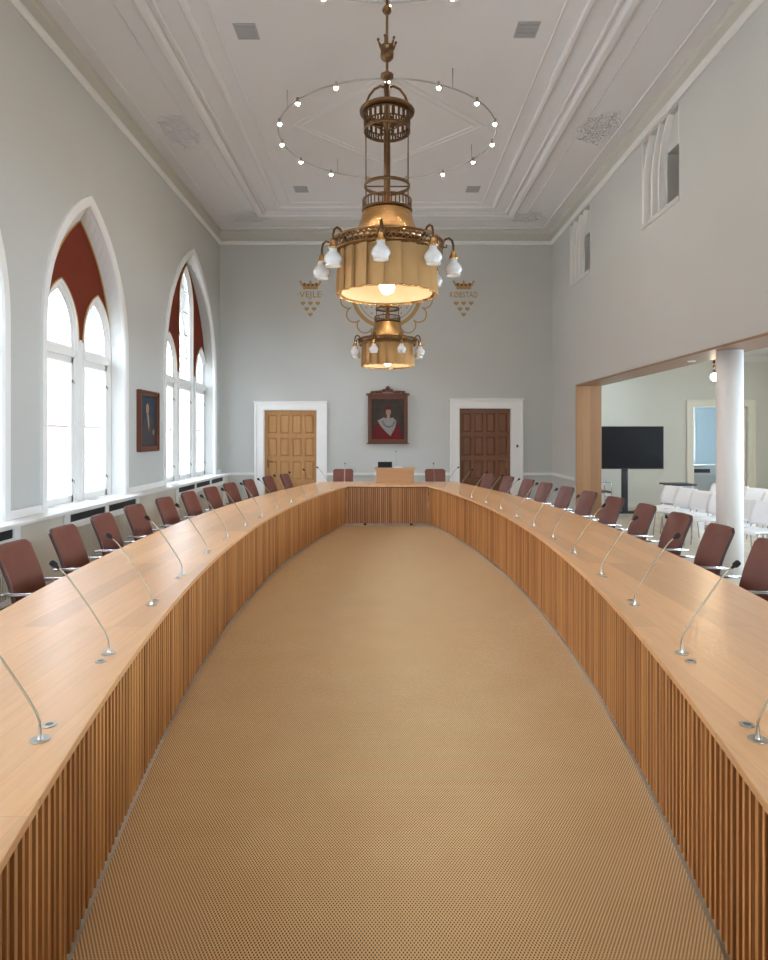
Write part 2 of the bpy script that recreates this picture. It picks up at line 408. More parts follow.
# back wall with two door openings
D1 = (-2.83, -1.59, 2.27); D2 = (1.71, 2.92, 2.31)
mb = MB()
out = [(XL - .3, 0), (D1[0], 0), (D1[0], D1[2]), (D1[1], D1[2]), (D1[1], 0), (D2[0], 0), (D2[0], D2[2]), (D2[1], D2[2]), (D2[1], 0), (XR + .3, 0), (XR + .3, ZC + .2), (XL - .3, ZC + .2)]
mb.plate([out], BW, YB, YB + .3); struct('wall_back', mb, M['wall'])
ADDED_WINS = [(-2.4, -1.2), (1.2, 2.4)]  # unseen windows added behind the camera to light the near table
mb = MB(); mb.plate([[(XL - .6, 0), (XR + .5, 0), (XR + .5, ZC + .2), (XL - .6, ZC + .2)]] + [[(a, 1.2), (b, 1.2), (b, 2.9), (a, 2.9)] for a, b in ADDED_WINS], BW, YF, YF - .4); struct('wall_front', mb, M['wall'])
for i, (a, b) in enumerate(ADDED_WINS):
    E = sempty('window_%d' % (12 + i)); m = MB(); mid = (a + b) / 2  # frame of an added window, out of view
    m.plate([[(a, 1.2), (b, 1.2), (b, 2.9), (a, 2.9)]] + [[(u0, v0), (u1, v0), (u1, v1), (u0, v1)] for u0, u1 in ((a + .07, mid - .04), (mid + .04, b - .07)) for v0, v1 in ((1.28, 2.2), (2.28, 2.82))], BW, YF - .15, YF - .2)
    fr = m.build('window_frame', M['white'], E); g = MB(); g.box(a + .03, b - .03, YF - .18, YF - .175, 1.23, 2.87); g.build('pane', M['glass'], fr)
# floor and ceiling
mb = MB(); mb.box(XL - .6, 10.2, YF - .2, YB + 4, -.1, 0); struct('floor', mb, M['floor'])
mb = MB(); mb.box(XL - .6, XR + .5, YF - .2, YB + .3, ZC, ZC + .2); struct('ceiling', mb, M['ceil'])
def rect_sweep(mb, prof):
    """prof: list of (inset from walls, z)"""
    loops = []
    for d, z in prof:
        loops.append([(XL + d, YF + d, z), (XR - d, YF + d, z), (XR - d, YB - d, z), (XL + d, YB - d, z)])
    for a, b in zip(loops, loops[1:]): mb.loft(a, b, close=True)
mb = MB(); rect_sweep(mb, [(0, 6.10), (.02, 6.10), (.055, 6.13), (.06, 6.17), (.03, 6.19), (0, 6.20)]); struct('trim_3', mb, M['cornice'], label='white moulding along the top of the walls')
mb = MB(); rect_sweep(mb, [(0, 6.20), (.012, 6.21), (.012, 6.36), (.03, 6.39), (.055, 6.41), (.055, 6.44)]); struct('trim_4', mb, M['frieze'], label='beige frieze between cornice and ceiling')
def bead(d, w, h, tn, m='ceil'):
    mb = MB(); rect_sweep(mb, [(d - w / 2, ZC + .002), (d - w / 2 * .9, ZC - h * .6), (d - w * .2, ZC - h), (d + w * .2, ZC - h), (d + w / 2 * .9, ZC - h * .6), (d + w / 2, ZC + .002)])
    struct(tn, mb, M[m])
bead(.25, .03, .02, 'trim_5'); bead(.84, .025, .015, 'trim_6')
bead(1.16, .16, .07, 'trim_7'); bead(1.30, .05, .035, 'trim_8'); bead(1.62, .10, .045, 'trim_9'); bead(1.88, .025, .02, 'trim_10')
# lozenge mouldings around each lamp ring
for ti, cy in enumerate((5.25, 10.15)):
    mb = MB()
    for hd in (1.50, 1.36):
        pts = [(0.04, cy - hd, ZC), (0.04 + hd, cy, ZC), (0.04, cy + hd, ZC), (0.04 - hd, cy, ZC)]
        ins = [(0.04, cy - hd + .05, ZC - .011), (0.04 + hd - .05, cy, ZC - .011), (0.04, cy + hd - .05, ZC - .011), (0.04 - hd + .05, cy, ZC - .011)]
        o2 = [(0.04, cy - hd + .012, ZC - .011), (0.04 + hd - .012, cy, ZC - .011), (0.04, cy + hd - .012, ZC - .011), (0.04 - hd + .012, cy, ZC - .011)]
        i2 = [(0.04, cy - hd + .06, ZC), (0.04 + hd - .06, cy, ZC), (0.04, cy + hd - .06, ZC), (0.04 - hd + .06, cy, ZC)]
        mb.loft(pts, o2, True); mb.loft(o2, ins, True); mb.loft(ins, i2, True)
    struct('trim_%d' % (11 + ti), mb, M['ceil'])
# chair rail
mb = MB()
for a, b in ((XL, -3.04), (-1.36, 1.49), (3.19, XR)):
    mb.box(a, b, YB - .025, YB, .75, .81); mb.box(a, b, YB - .038, YB, .785, .80)
mb.box(XR - .025, XR, 13.44, YB - .025, .75, .81); mb.box(XR - .038, XR, 13.44, YB - .038, .785, .80)
struct('trim_13', mb, M['white'], label='white chair rail', bevel=.004)
mb = MB()
for a, b in ((XL + .25, -3.04), (-1.36, 1.49), (3.19, XR)): mb.box(a, b, YB - .02, YB, 0, .14)
struct('baseboard_back', mb, M['white'])

def door(name, D, casing, m, label, hside):
    x0, x1, zt = D; ox0, ox1, oz = casing
    E = sempty(name, label)
    c = MB(); c.plate([[(ox0, 0), (x0, 0), (x0, zt), (x1, zt), (x1, 0), (ox1, 0), (ox1, oz), (ox0, oz)]], BW, YB, YB - .035)
    e = .05; c.plate([[(ox0 - .0, 0), (ox0 + e, 0), (ox0 + e, oz - e), (ox1 - e, oz - e), (ox1 - e, 0), (ox1, 0), (ox1, oz), (ox0, oz)]], BW, YB - .035, YB - .06)
    c.box(ox0 - .02, ox1 + .02, YB - .075, YB, oz, oz + .03)
    for xa, xb in ((x0 - .005, x0 + .012), (x1 - .012, x1 + .005)): c.box(xa, xb, YB - .02, YB + .12, 0, zt)
    c.box(x0, x1, YB - .02, YB + .12, zt - .012, zt + .005)
    c.build('casing', M['white'], E, bevel=.006)
    yd = YB + .10; s = MB(); s.box(x0 + .01, x1 - .01, yd, yd + .05, .005, zt - .012)
    w = x1 - x0 - .02; cols = 4; st = .07; pw = (w - st * (cols + 1)) / cols
    for i in range(cols + 1): xx = x0 + .01 + i * (pw + st); s.box(xx, xx + st, yd - .022, yd, .005, zt - .012)
    rows = 4; rh = (zt - .02 - .1 * (rows + 1)) / rows
    for j in range(rows + 1): zz = .005 + j * (rh + .1); s.box(x0 + .01, x1 - .01, yd - .0225, yd, zz, min(zz + .1, zt - .012))
    for i in range(cols):
        for j in range(rows):
            xa = x0 + .01 + st + i * (pw + st); za = .105 + j * (rh + .1)
            s.add([(xa + .004, yd, za + .004), (xa + pw - .004, yd, za + .004), (xa + pw - .004, yd, za + rh - .004), (xa + .004, yd, za + rh - .004),
                   (xa + .04, yd - .016, za + .04), (xa + pw - .04, yd - .016, za + .04), (xa + pw - .04, yd - .016, za + rh - .04), (xa + .04, yd - .016, za + rh - .04)],
                  [(0, 1, 5, 4), (1, 2, 6, 5), (2, 3, 7, 6), (3, 0, 4, 7), (4, 5, 6, 7)])
    sl = s.build('door_panel', m, E)
    hx = x0 + .09 if hside < 0 else x1 - .09
    h = MB(); h.box(hx - .022, hx + .022, yd - .032, yd - .022, .92, 1.12); h.tube([(hx, yd - .03, 1.06), (hx, yd - .075, 1.06), (hx - hside * .05, yd - .08, 1.06), (hx - hside * .13, yd - .075, 1.055)], .010, 8)
    h.build('door_handle', M['brass'], sl)
door('door_1', D1, (-3.04, -1.36, 2.44), M['door1'], 'light oak panelled door left of the portrait', -1)
door('door_2', D2, (1.49, 3.19, 2.50), M['door2'], 'dark wooden panelled door right of the portrait', 1)
sw = MB(); sw.box(3.03, 3.07, YB - .085, YB - .035, 1.40, 1.46); tag(sw.build('door_buzzer', M['darkbrass'], bevel=.004), 'small dark button on the white casing of the dark door', 'button')

# right wall: opening to the side room and two niches
OP = (3.0, 13.39, 2.70)
NI = [(8.70, 9.96), (12.49, 13.84)]
mb = MB()
out = [(YF - .2, 0), (OP[0], 0), (OP[0], OP[2]), (OP[1], OP[2]), (OP[1], 0), (YB + .2, 0), (YB + .2, ZC + .2)]
for a, b in reversed(NI): out += [(b, ZC + .2), (b, 4.79), (a, 4.79), (a, ZC + .2)]
out += [(YF - .2, ZC + .2)]
mb.plate([out], LW, XR, XR + .25); struct('wall_right', mb, M['wall'])
mb = MB(); mb.box(XR + .25, XR + .5, OP[0] - .3, OP[1] + .03, OP[2], 3.53); mb.box(XR + .25, XR + .5, YF - .2, OP[0], 0, 3.53); struct('wall_right', mb, M['wall'])
mb = MB(); mb.box(XR - .012, XR + .51, OP[0], OP[1], OP[2] - .025, OP[2] + .004)
struct('trim_14', mb, M['soffit'], label='oak lining under the beam of the wide opening', bevel=.002)
mb = MB(); mb.box(XR - .012, XR + .505, OP[1] - .025, OP[1] + .012, 0, OP[2] - .025)
struct('trim_15', mb, M['jamb'], label='oak lining of the far jamb of the wide opening', bevel=.002)
mb = MB(); mb.cyl(4.12, 7.9, 0, OP[2] - .026, .148, 40); struct('column', mb, M['white'])
bpy.data.objects['column']['label'] = 'round white column in the wide opening'
# niches with ogee ribs
for i, (a, b) in enumerate(NI):
    N_ = sempty('window_%d' % (5 + i), 'shallow recess high in the right wall with curved white ribs')
    w = b - a; n = MB()
    # back panel of the niche with a pocket hole at its near lower side
    pk_ = [(a + .0, 4.87), (a + .0, 5.42), (a + .40 * w, 5.42), (a + .40 * w, 4.87)]
    n.plate([[(a, 4.79), (b, 4.79), (b, ZC), (a, ZC), (a, 5.62), (a + .46 * w, 5.62), (a + .46 * w, 4.87), (a, 4.87)]], LW, XR + .09, XR + .12)
    n.box(XR - .012, XR + .17, a, b, 4.76, 4.83)
    n.box(XR, XR + .1, a, b, 6.06, ZC)
    n.build('back_panel', M['wall'], N_)  # darker wall paint puts the recess's grey shade into the panel colour
    p = MB(); p.box(XR + .12, XR + .75, a + .46 * w, a + .46 * w + .02, 4.85, 5.65); p.box(XR + .12, XR + .75, a - .03, a + .48 * w, 5.62, 5.65); p.box(XR + .12, XR + .75, a - .03, a + .48 * w, 4.83, 4.86); p.box(XR + .12, XR + .75, a - .05, a - .02, 4.85, 5.65)
    p.box(XR + .73, XR + .76, a - .03, a + .48 * w, 4.85, 5.65); p.build('pocket', M['wall'], N_)
    g = MB(); g.box(XR + .40, XR + .42, a - .02, a + .26 * w, 4.88, 5.60); g.build('dark_pane', M['screen'], N_)
    r = MB()
    def rib(y0, y1, wd, zt):
        pts = []
        for q in range(13):
            t = q / 12; z = 4.83 + (zt - 4.83) * t
            y = y0 + (y1 - y0) * (max(0, (t - .45) / .55)) ** 1.8
            pts.append((y, z))
        r.plate([[(y - wd / 2, z) for y, z in pts] + [(y + wd / 2, z) for y, z in reversed(pts)]], LW, XR + .0, XR + .10)
    rib(b - .04, b - .30, .05, 6.10); rib(a + .53 * w, a + .26 * w, .05, 6.10)
    rib(a + .72 * w, a + .48 * w, .045, 6.10)
    r.build('rib', M['cornice'], N_, bevel=.008)
    j = MB(); j.box(XR - .0, XR + .14, b - .02, b, 4.79, 6.1); j.box(XR, XR + .14, a, a + .015, 5.5, 6.1); j.build('side_reveal', M['cornice'], N_)

# ------------------------------------------------------------------ side room
XS = 9.6
DS = (7.14, 8.42, 2.34)
mb = MB(); mb.plate([[(XR + .2, 0), (DS[0], 0), (DS[0], DS[2]), (DS[1], DS[2]), (DS[1], 0), (XS + .3, 0), (XS + .3, 3.7), (XR + .2, 3.7)]], BW, YB + .001, YB + .3); struct('wall_back', mb, M['sidewall'])
mb = MB(); mb.box(XR + .4, XS + .3, YF - .2, YB + .3, 3.53, 3.7); struct('ceiling', mb, M['ceil'])
mb = MB(); mb.box(XR + .25, XS + .3, 1.8, 2.0, 0, 3.53); struct('wall_front', mb, M['wall'])
wy = [(3.0, 4.6), (5.6, 7.2), (8.2, 9.8), (10.8, 12.4)]
mb = MB(); mb.plate([[(1.8, 0), (YB + .2, 0), (YB + .2, 3.6), (1.8, 3.6)]] + [[(a, .85), (b, .85), (b, 3.0), (a, 3.0)] for a, b in wy], LW, XS, XS + .3); struct('wall_side', mb, M['sidewall'])
bpy.data.objects['wall_side'].name = 'wall_right_side_room'
mb = MB(); mb.box(XR + .25, XS, YB - .05, YB, 3.38, 3.53); struct('trim_16', mb, M['cornice'])
for i, (a, b) in enumerate(wy):
    E = sempty('window_%d' % (7 + i)); m = MB()
    m.plate([[(a, .85), (b, .85), (b, 3.0), (a, 3.0)]] + [[(u0, v0), (u1, v0), (u1, v1), (u0, v1)] for u0, u1 in ((a + .06, (a + b) / 2 - .03), ((a + b) / 2 + .03, b - .06)) for v0, v1 in ((.92, 2.2), (2.27, 2.93))], LW, XS + .1, XS + .15)
    fr = m.build('window_frame', M['white'], E); g = MB(); g.box(XS + .12, XS + .124, a + .03, b - .03, .88, 2.97); g.build('pane', M['glass'], fr)
# side room door
E = sempty('door_3', 'open doorway with cream casing at the back of the side room')
c = MB(); c.plate([[(6.98, 0), (DS[0], 0), (DS[0], DS[2]), (DS[1], DS[2]), (DS[1], 0), (8.58, 0), (8.58, 2.5), (6.98, 2.5)]], BW, YB, YB - .04)
c.plate([[(6.98, 0), (7.03, 0), (7.03, 2.45), (8.53, 2.45), (8.53, 0), (8.58, 0), (8.58, 2.5), (6.98, 2.5)]], BW, YB - .04, YB - .06)
c.box(DS[0] - .01, DS[0] + .015, YB - .03, YB + .3, 0, DS[2]); c.box(DS[1] - .015, DS[1] + .01, YB - .03, YB + .3, 0, DS[2]); c.build('casing', M['cream'], E, bevel=.005)
l = MB(); l.box(8.34, 8.385, YB + .03, YB + .95, .01, 2.32); l.build('door_panel', M['cream'], E, bevel=.004)
# room beyond
mb = MB(); mb.plate([[(5.6, 0), (9.9, 0), (9.9, 3), (5.6, 3)], [(7.38, .95), (8.76, .95), (8.76, 2.6), (7.38, 2.6)]], BW, 18.6, 18.8); struct('wall_back', mb, M['bluewall'])
mb = MB(); mb.box(5.5, 5.7, YB + .3, 18.8, 0, 3); mb.box(9.8, 10.0, YB + .3, 18.8, 0, 3); struct('wall_left', mb, M['bluewall'])
mb = MB(); mb.box(5.5, 10, YB + .3, 18.8, 2.9, 3.0); struct('ceiling', mb, M['ceil'])
E = sempty('window_11'); m = MB(); m.plate([[(7.38, .95), (8.76, .95), (8.76, 2.6), (7.38, 2.6)], [(7.44, 1.02), (8.03, 1.02), (8.03, 2.54), (7.44, 2.54)], [(8.11, 1.02), (8.71, 1.02), (8.71, 2.54), (8.11, 2.54)]], BW, 18.62, 18.68); fr = m.build('window_frame', M['white'], E)
g = MB(); g.box(7.4, 8.74, 18.65, 18.655, 1.0, 2.57); g.build('pane', M['glass'], fr)
t = thing('cabinet', 'pale grey cabinet with a black slot seen through the side room doorway', 'cabinet', (8.25, 17.6, 0))
m = MB(); m.box(-.55, .7, -.3, .3, 0, .86); m.box(-.95, .72, -.32, .32, .86, .90); m.box(-.9, -.55, -.28, .28, 0, .86); m.build('body', M['greycab'], t, bevel=.006)
m = MB(); m.box(-.25, .25, -.315, -.30, .70, .80); m.build('slot', M['grille'], t)
m = MB(); m.box(-.5, .6, -.312, -.3, .04, .64); m.build('cabinet_door', M['vent'], t, bevel=.004)

# radiator covers
covers = [(4.35, 6.58, 2), (7.50, 9.76, 2), (11.50, 14.92, 3)]
names = ['radiator cover with dark vent slots below the nearest window', 'white radiator cover with two dark vent slots below the two-light window', 'white radiator cover with three dark vent slots below the three-light window']
for (a, b, n), lb in zip(covers, names):
    t = thing('radiator_cover', 'white ' + lb if not lb.startswith('white') else lb, 'radiator cover', (0, (a + b) / 2, 0)); yc = (a + b) / 2
    w = (b - a - .1 * (n + 1) - .04) / n; hs = []; gs = []
    for i in range(n):
        y0 = a + .12 + i * (w + .1) - yc; hs.append([(y0, .655), (y0 + w, .655), (y0 + w, .745), (y0, .745)]); gs.append((y0, y0 + w))
    m = MB(); m.plate([[(a - yc, .02), (b - yc, .02), (b - yc, .764), (a - yc, .764)]] + hs + [[(y0, .08), (y1, .08), (y1, .58), (y0, .58)] for y0, y1 in gs], LW, -3.635, -3.655)
    m.build('panel', M['white'], t, bevel=.003)
    m = MB()
    for y0, y1 in gs: m.box(-3.657, -3.650, y0 - .01, y1 + .01, .65, .75)
    m.build('vent_slot', M['grille'], t)
    m = MB()
    for y0, y1 in gs:
        k = int((y1 - y0) / .045)
        for q in range(k): m.box(-3.655, -3.637, y0 + .008 + q * .045, y0 + .028 + q * .045, .08, .58)
        m.m = 1; m.box(-3.6585, -3.6560, y0, y1, .08, .58); m.m = 0
    m.build('grille', [M['beige'], M['grille']], t)

# ------------------------------------------------------------------ outside
mb = MB(); mb.box(-13, -12.5, -12, 34, -1, 6.6); tag(mb.build('brick_building', M['brickout']), 'red brick building seen hazily through the arched windows', 'building')
mb = MB(); mb.box(-40, XL - .7, -30, 50, -.3, -.2); struct('ground', mb, M['ground'])

# ------------------------------------------------------------------ table
X0, XA = .04, 1.36
def xin(Y, s, off=0): return X0 + s * (XA + off - (Y - 6.5) ** 2 / 52)
YN, YI, YO = -.1, 12.2, 13.3
TT, TB = .74, .714
def table_arm(s, label):
    T = thing('conference_table', label, 'table', (0, 0, 0), 0, None)
    inner = [(xin(YN + (YI - YN) * i / 60, s), YN + (YI - YN) * i / 60) for i in range(61)]
    outer = [(xin(YN + (YO - YN) * i / 60, s, .87), YN + (YO - YN) * i / 60) for i in range(61)]
    loop = inner + outer[::-1]
    m = MB(); m.plate([loop], lambda u, v, w: (u, v, w), TT, TB); m.build('tabletop', M['top'], T, bevel=.003)
    # slatted screen
    m = MB(); b = MB(); y = YN + .02; k = 0; offs = -(-.055)
    while y < YI + .08:
        w = random.choice((.018, .020, .020, .023)); d = random.choice((.030, .034, .036))
        x = xin(y, s, .045); dx = -s * (y - 6.5) / 26; ang = math.atan2(-dx, 1)
        mt = Matrix.Translation((x, y, 0)) @ Matrix.Rotation(ang, 4, 'Z')
        x_a, x_b = (0, d) if s > 0 else (-d, 0)
        m.box(x_a, x_b, -w / 2, w / 2, .035, .692, mt)
        y += .050; k += 1
    m.build('slat_screen', M['slat'], T)
    pa = [(xin(YN + (YI + .09 - YN) * i / 60, s, .075), YN + (YI + .09 - YN) * i / 60) for i in range(61)]
    pb = [(xin(YN + (YI + .09 - YN) * i / 60, s, .10), YN + (YI + .09 - YN) * i / 60) for i in range(61)]
    b.plate([pa + pb[::-1]], lambda u, v, w: (u, v, w), .03, TB); b.build('backing_panel', M['slatback'], T)
    for yy in [.6 + 1.58 * i for i in range(8)]:
        f = MB(); xx = xin(yy, s, .12); f.cyl(xx, yy, 0, .031, .02, 12); xx = xin(yy, s, .55); 
        f.build('foot', M['black'], T)
        l = MB(); xa, xb = sorted((xin(yy, s, .13), xin(yy, s, .62))); l.box(xa, xb, yy - .02, yy + .02, 0, TB); l.build('support', M['slatback'], T)
    return T
TL = table_arm(-1, 'long curved oak table arm with slatted front on the window side')
TR = table_arm(1, 'long curved oak table arm with slatted front beside the wide opening')
TH = thing('head_table', 'short straight oak table with slatted front closing the far end', 'table')
e = .0015
lp = [(xin(YI, -1) + e, YI), (xin(YI, 1) - e, YI), (xin(YO, 1, .87) - e, YO), (xin(YO, -1, .87) + e, YO)]
m = MB(); m.plate([lp], lambda u, v, w: (u, v, w), TT, TB); m.build('tabletop', M['top'], TH, bevel=.003)
m = MB(); x = xin(YI, -1, .045) + .035
while x < xin(YI, 1, .045) - .02:
    m.box(x - .0125, x + .0125, YI + .052, YI + .075, .035, .692); x += .036
m.build('slat_screen', M['slat'], TH)
m = MB(); m.box(xin(YI, -1) - .02, xin(YI, 1) + .02, YI + .078, YI + .10, .035, TB); m.build('backing_panel', M['slatback'], TH)
for xx in (-.38, .48):
    m = MB(); m.cyl(xx, YI + .09, 0, .036, .025, 12); m.build('foot', M['black'], TH)
# rug
ins = -.042
rp = [(xin(-.1 + 12.22 * i / 60, 1, -ins), -.1 + 12.22 * i / 60) for i in range(61)] + [(xin(12.12 - 12.22 * i / 60, -1, -ins), 12.12 - 12.22 * i / 60) for i in range(61)]
m = MB(); m.plate([rp], lambda u, v, w: (u, v, w), .012, .0)
tag(m.build('woven_rug', M['rug']), 'tan woven rug with dark flecks filling the floor inside the table', 'rug')

# table sockets and microphones
YK = [1.98 + .79 * k for k in range(14)]
def make_mic(label, lean=.215, h=.385):
    T = thing('gooseneck_microphone', label, 'microphone')
    m = MB(); m.cyl(0, 0, 0, .003, .029, 24); m.lathe([(.010, .003), (.007, .012), (.0055, .028), (.005, .04)], 20); m.build('base', M['steel'], T)
    pts = []
    for i in range(17):
        t = i / 16
        y = lean * (max(0, t - .08) / .92) ** 1.12 if t > .08 else 0
        z = .03 + (h - .03) * t - .02 * max(0, t - .8) * 5 * max(0, t - .8) * 5 
        pts.append((0, y, z))
    m = MB(); m.tube(pts, .0037, 8)
    m.build('stem', M['stem'], T)
    a = Vector(pts[-1]); d = (a - Vector(pts[-3])).normalized(); 
    m = MB(); m.tube([a - d * .012, a, a + d * .003, a + d * .007, a + d * .026, a + d * .031, a + d * .033], [.005, .0065, .010, .0125, .0125, .009, .002], 12)
    m.build('head', M['foam'], T); return T
mic0 = make_mic('x'); used = False
def place_mic(x, y, z, rz, label, src=None):
    global used
    src = src or mic0
    o = src if not used else copy_tree(src); used = True
    o.location = (x, y, z + .0006); o.rotation_euler = (0, 0, rz); o['label'] = label; o['category'] = 'microphone'; o['group'] = 'gooseneck microphones on the table'
    return o
side = {-1: 'window side', 1: 'opening side'}
sock0 = None
for s in (-1, 1):
    for k in range(13):
        Y = YK[k]; x = xin(Y, s, .11)
        rz = math.atan2(-s, 0) + (-.0 if s > 0 else 0) - s * (.03 if k < 6 else .15)
        place_mic(x, Y, TT, rz, 'gooseneck microphone on the %s table arm, %s from the camera' % (side[s], ORD[k]))
        sx = xin(Y + (.10 if s < 0 else .11), s, .10)
        mk = MB(); mk.cyl(0, 0, 0, .004, .022, 20); mk.m = 1; mk.cyl(0, 0, .004, .0045, .012, 12)
        if sock0 is None: sock0 = mk.build('socket', [M['steel'], M['ventdark']], TL); o = sock0
        else: o = sock0.copy(); COL.objects.link(o)
        o.parent = TL if s < 0 else TR; dy = .10 if (k % 2 == 0) == (s < 0 or True) else -.10
        o.location = (xin(Y + dy, s, .115), Y + dy, TT)
for x, lb in ((-.80, 'gooseneck microphone on the head table in front of the left head chair'), (.95, 'gooseneck microphone on the head table in front of the right head chair')):
    place_mic(x, 12.85, TT, 0, lb)

# ------------------------------------------------------------------ chairs
def slab_curved(w, h, th, zc0, lean, bow, bevel=.012, nx=8, nz=8, corner=.05, taper=0.0):
    """upright padded slab: local x width, front faces +y"""
    m = MB(); fr = []; bk = []
    grid = []
    for side_ in (0, 1):
        rows = []
        for j in range(nz + 1):
            t = j / nz; row = []
            for i in range(nx + 1):
                u = -1 + 2 * i / nx
                ww = w / 2 * (1 - taper * (1 - t))
                z = zc0 + h * t
                # rounded upper corners
                lim = 1.0
                dz = (1 - t) * h
                if dz < corner: lim = 1 - (corner - math.sqrt(max(0, corner ** 2 - (corner - dz) ** 2))) / (w / 2)
                x = ww * max(-lim, min(lim, u)) if True else 0
                x = ww * u * lim
                y = -lean * t + bow * (u * u) - .03 * math.sin(t * PI) * 0 + .02 * math.cos((t - .35) * PI * 1.2) - .02
                y += th / 2 if side_ == 0 else -th / 2
                if side_ == 0: y += .008 * (1 - u ** 4) * (1 - (2 * t - 1) ** 4)
                row.append((x, y, z))
            rows.append(row)
        grid.append(rows)
    vs = [p for rows in grid for row in rows for p in row]; n1 = (nx + 1) * (nz + 1); fs = []
    for j in range(nz):
        for i in range(nx):
            a = j * (nx + 1) + i; fs.append((a, a + 1, a + nx + 2, a + nx + 1)); b = a + n1; fs.append((b, b + nx + 1, b + nx + 2, b + 1))
    m.add(vs, fs, True)
    ed = [i for i in range(nx + 1)] + [(j + 1) * (nx + 1) + nx for j in range(nz)] + [nz * (nx + 1) + nx - 1 - i for i in range(nx)] + [(nz - 1 - j) * (nx + 1) for j in range(nz - 1)]
    efs = [(ed[i], ed[(i + 1) % len(ed)], ed[(i + 1) % len(ed)] + n1, ed[i] + n1) for i in range(len(ed))]
    o = len(m.v) - len(vs)
    for f in efs: m.f.append(tuple(q + o for q in f)); m.mi.append(1); m.sm.append(False)
    return m
def make_chair():
    T = thing('leather_armchair', 'x', 'chair')
    slab_curved(.385, .45, .032, .50, .12, .02, corner=.035, taper=.04, nx=12, nz=14).build('backrest', [M['leather'], M['leatheredge']], T, loc=(0, -.20, 0), bevel=.008)
    m = MB(); n = 8; g = []
    for k in (0, 1):
        for j in range(n + 1):
            for i in range(n + 1):
                u = -1 + 2 * i / n; v = -1 + 2 * j / n
                z = (.475 + .012 * (1 - u ** 4) * (1 - v ** 4) - .012 * (v > .6) * (v - .6) * 3) if k == 0 else .43
                g.append((u * .215, .02 + v * .225, z))
    n1 = (n + 1) ** 2; fs = []
    for j in range(n):
        for i in range(n):
            a = j * (n + 1) + i; fs.append((a, a + 1, a + n + 2, a + n + 1)); fs.append((a + n1, a + n1 + n + 1, a + n1 + n + 2, a + n1 + 1))
    ed = [i for i in range(n + 1)] + [(j + 1) * (n + 1) + n for j in range(n)] + [n * (n + 1) + n - 1 - i for i in range(n)] + [(n - 1 - j) * (n + 1) for j in range(n - 1)]
    fs += [(ed[i], ed[(i + 1) % len(ed)], ed[(i + 1) % len(ed)] + n1, ed[i] + n1) for i in range(len(ed))]
    m.add(g, fs, True); m.build('seat', M['leather'], T, bevel=.01)
    for s in (-1, 1):
        x = s * .232
        m = MB(); pts = [(x, -.27, .655), (x, -.1, .66), (x, .10, .662), (x, .185, .66), (x, .215, .635), (x, .225, .58), (x, .235, .30), (x, .245, .06), (x, .235, .025), (x, .19, .012), (x, 0, .012), (x, -.24, .012)]
        m.tube(pts, .009, 8); m.tube([(x, -.27, .655), (s * .19, -.262, .65)], .008, 6)
        fr = m.build('side_frame', M['chrome'], T)
        p = MB(); p.tube([(x, -.24, .665), (x, .12, .674)], .012, 8, flat=.5); p.build('armrest', M['chrome'], fr)
    m = MB(); m.tube([(-.232, -.24, .012), (.232, -.24, .012)], .0105, 8); m.tube([(-.232, .234, .32), (.232, .234, .32)], .009, 8); m.tube([(-.232, .228, .425), (.232, .228, .425)], .009, 8)
    m.tube([(-.2, -.16, .425), (-.2, .228, .425)], .009, 8); m.tube([(.2, -.16, .425), (.2, .228, .425)], .009, 8)
    for s in (-1, 1): m.tube([(s * .2, -.16, .425), (s * .2, -.2, .44), (s * .2, -.23, .55)], .009, 8)
    m.build('under_frame', M['chrome'], T)
    return T
chair0 = make_chair(); cused = False
def place_chair(x, y, rz, label, group='brown leather armchairs around the table'):
    global cused
    o = chair0 if not cused else copy_tree(chair0); cused = True
    o.location = (x, y, 0); o.rotation_euler = (0, 0, rz); o['label'] = label; o['group'] = group; return o
for s in (-1, 1):
    for k in range(3, 14):
        Y = YK[k] + (.06 if s > 0 else .0); dx, dy = -s, -(Y - 6.5) / 26 - (.09 if s > 0 else .08) + random.uniform(-.04, .04)
        x = xin(Y, s, .87 + (.09 if s > 0 else .05)) + random.uniform(-.02, .02)
        if k == 13: x = xin(Y, s, .87 + .02)
        place_chair(x, Y, math.atan2(-dx, dy), 'brown leather armchair on the %s of the table, %s from the camera' % (side[s], ORD[k - 3]))
place_chair(-.91, 13.93, PI, 'brown leather armchair at the head table left of the lectern').scale = (1.15, 1, 1)
place_chair(1.07, 13.93, PI, 'brown leather armchair at the head table right of the lectern').scale = (1.15, 1, 1)
place_chair(4.66, 14.5, -PI / 2, 'brown leather armchair standing behind the oak jamb under the television', 'spare armchair in the side room')

def make_white_chair():
    T = thing('white_chair', 'x', 'chair')
    slab_curved(.47, .30, .012, .49, .07, .045, corner=.035).build('backrest', [M['whiteplastic'], M['whiteplastic']], T, loc=(0, -.20, 0))
    m = MB(); pr = [(-.21, .455), (-.15, .44), (0, .435), (.15, .445), (.21, .438), (.235, .42)]
    prr = [(y, z - .012) for y, z in pr]
    m.plate([pr + prr[::-1]], lambda u, v, w: (w, u, v), -.225, .225); m.build('seat', M['whiteplastic'], T, bevel=.005)
    for s in (-1, 1):
        m = MB(); x = s * .235
        m.tube([(x, .17, .425), (x, .20, .40), (x + s * .01, .24, .01)], .009, 6); m.build('leg', M['chrome'], T)
        m = MB(); m.tube([(x, -.30, .72), (x, -.24, .55), (x, -.20, .43), (x + s * .01, -.25, .01)], .009, 6); m.build('leg', M['chrome'], T)
    m = MB(); m.tube([(-.235, .17, .422), (.235, .17, .422)], .007, 6); m.tube([(-.235, -.2, .42), (.235, -.2, .42)], .007, 6)
    m.tube([(-.235, .17, .422), (-.235, -.2, .42)], .007, 6); m.tube([(.235, .17, .422), (.235, -.2, .42)], .007, 6); m.build('seat_frame', M['chrome'], T)
    return T
w0 = make_white_chair(); wu = False
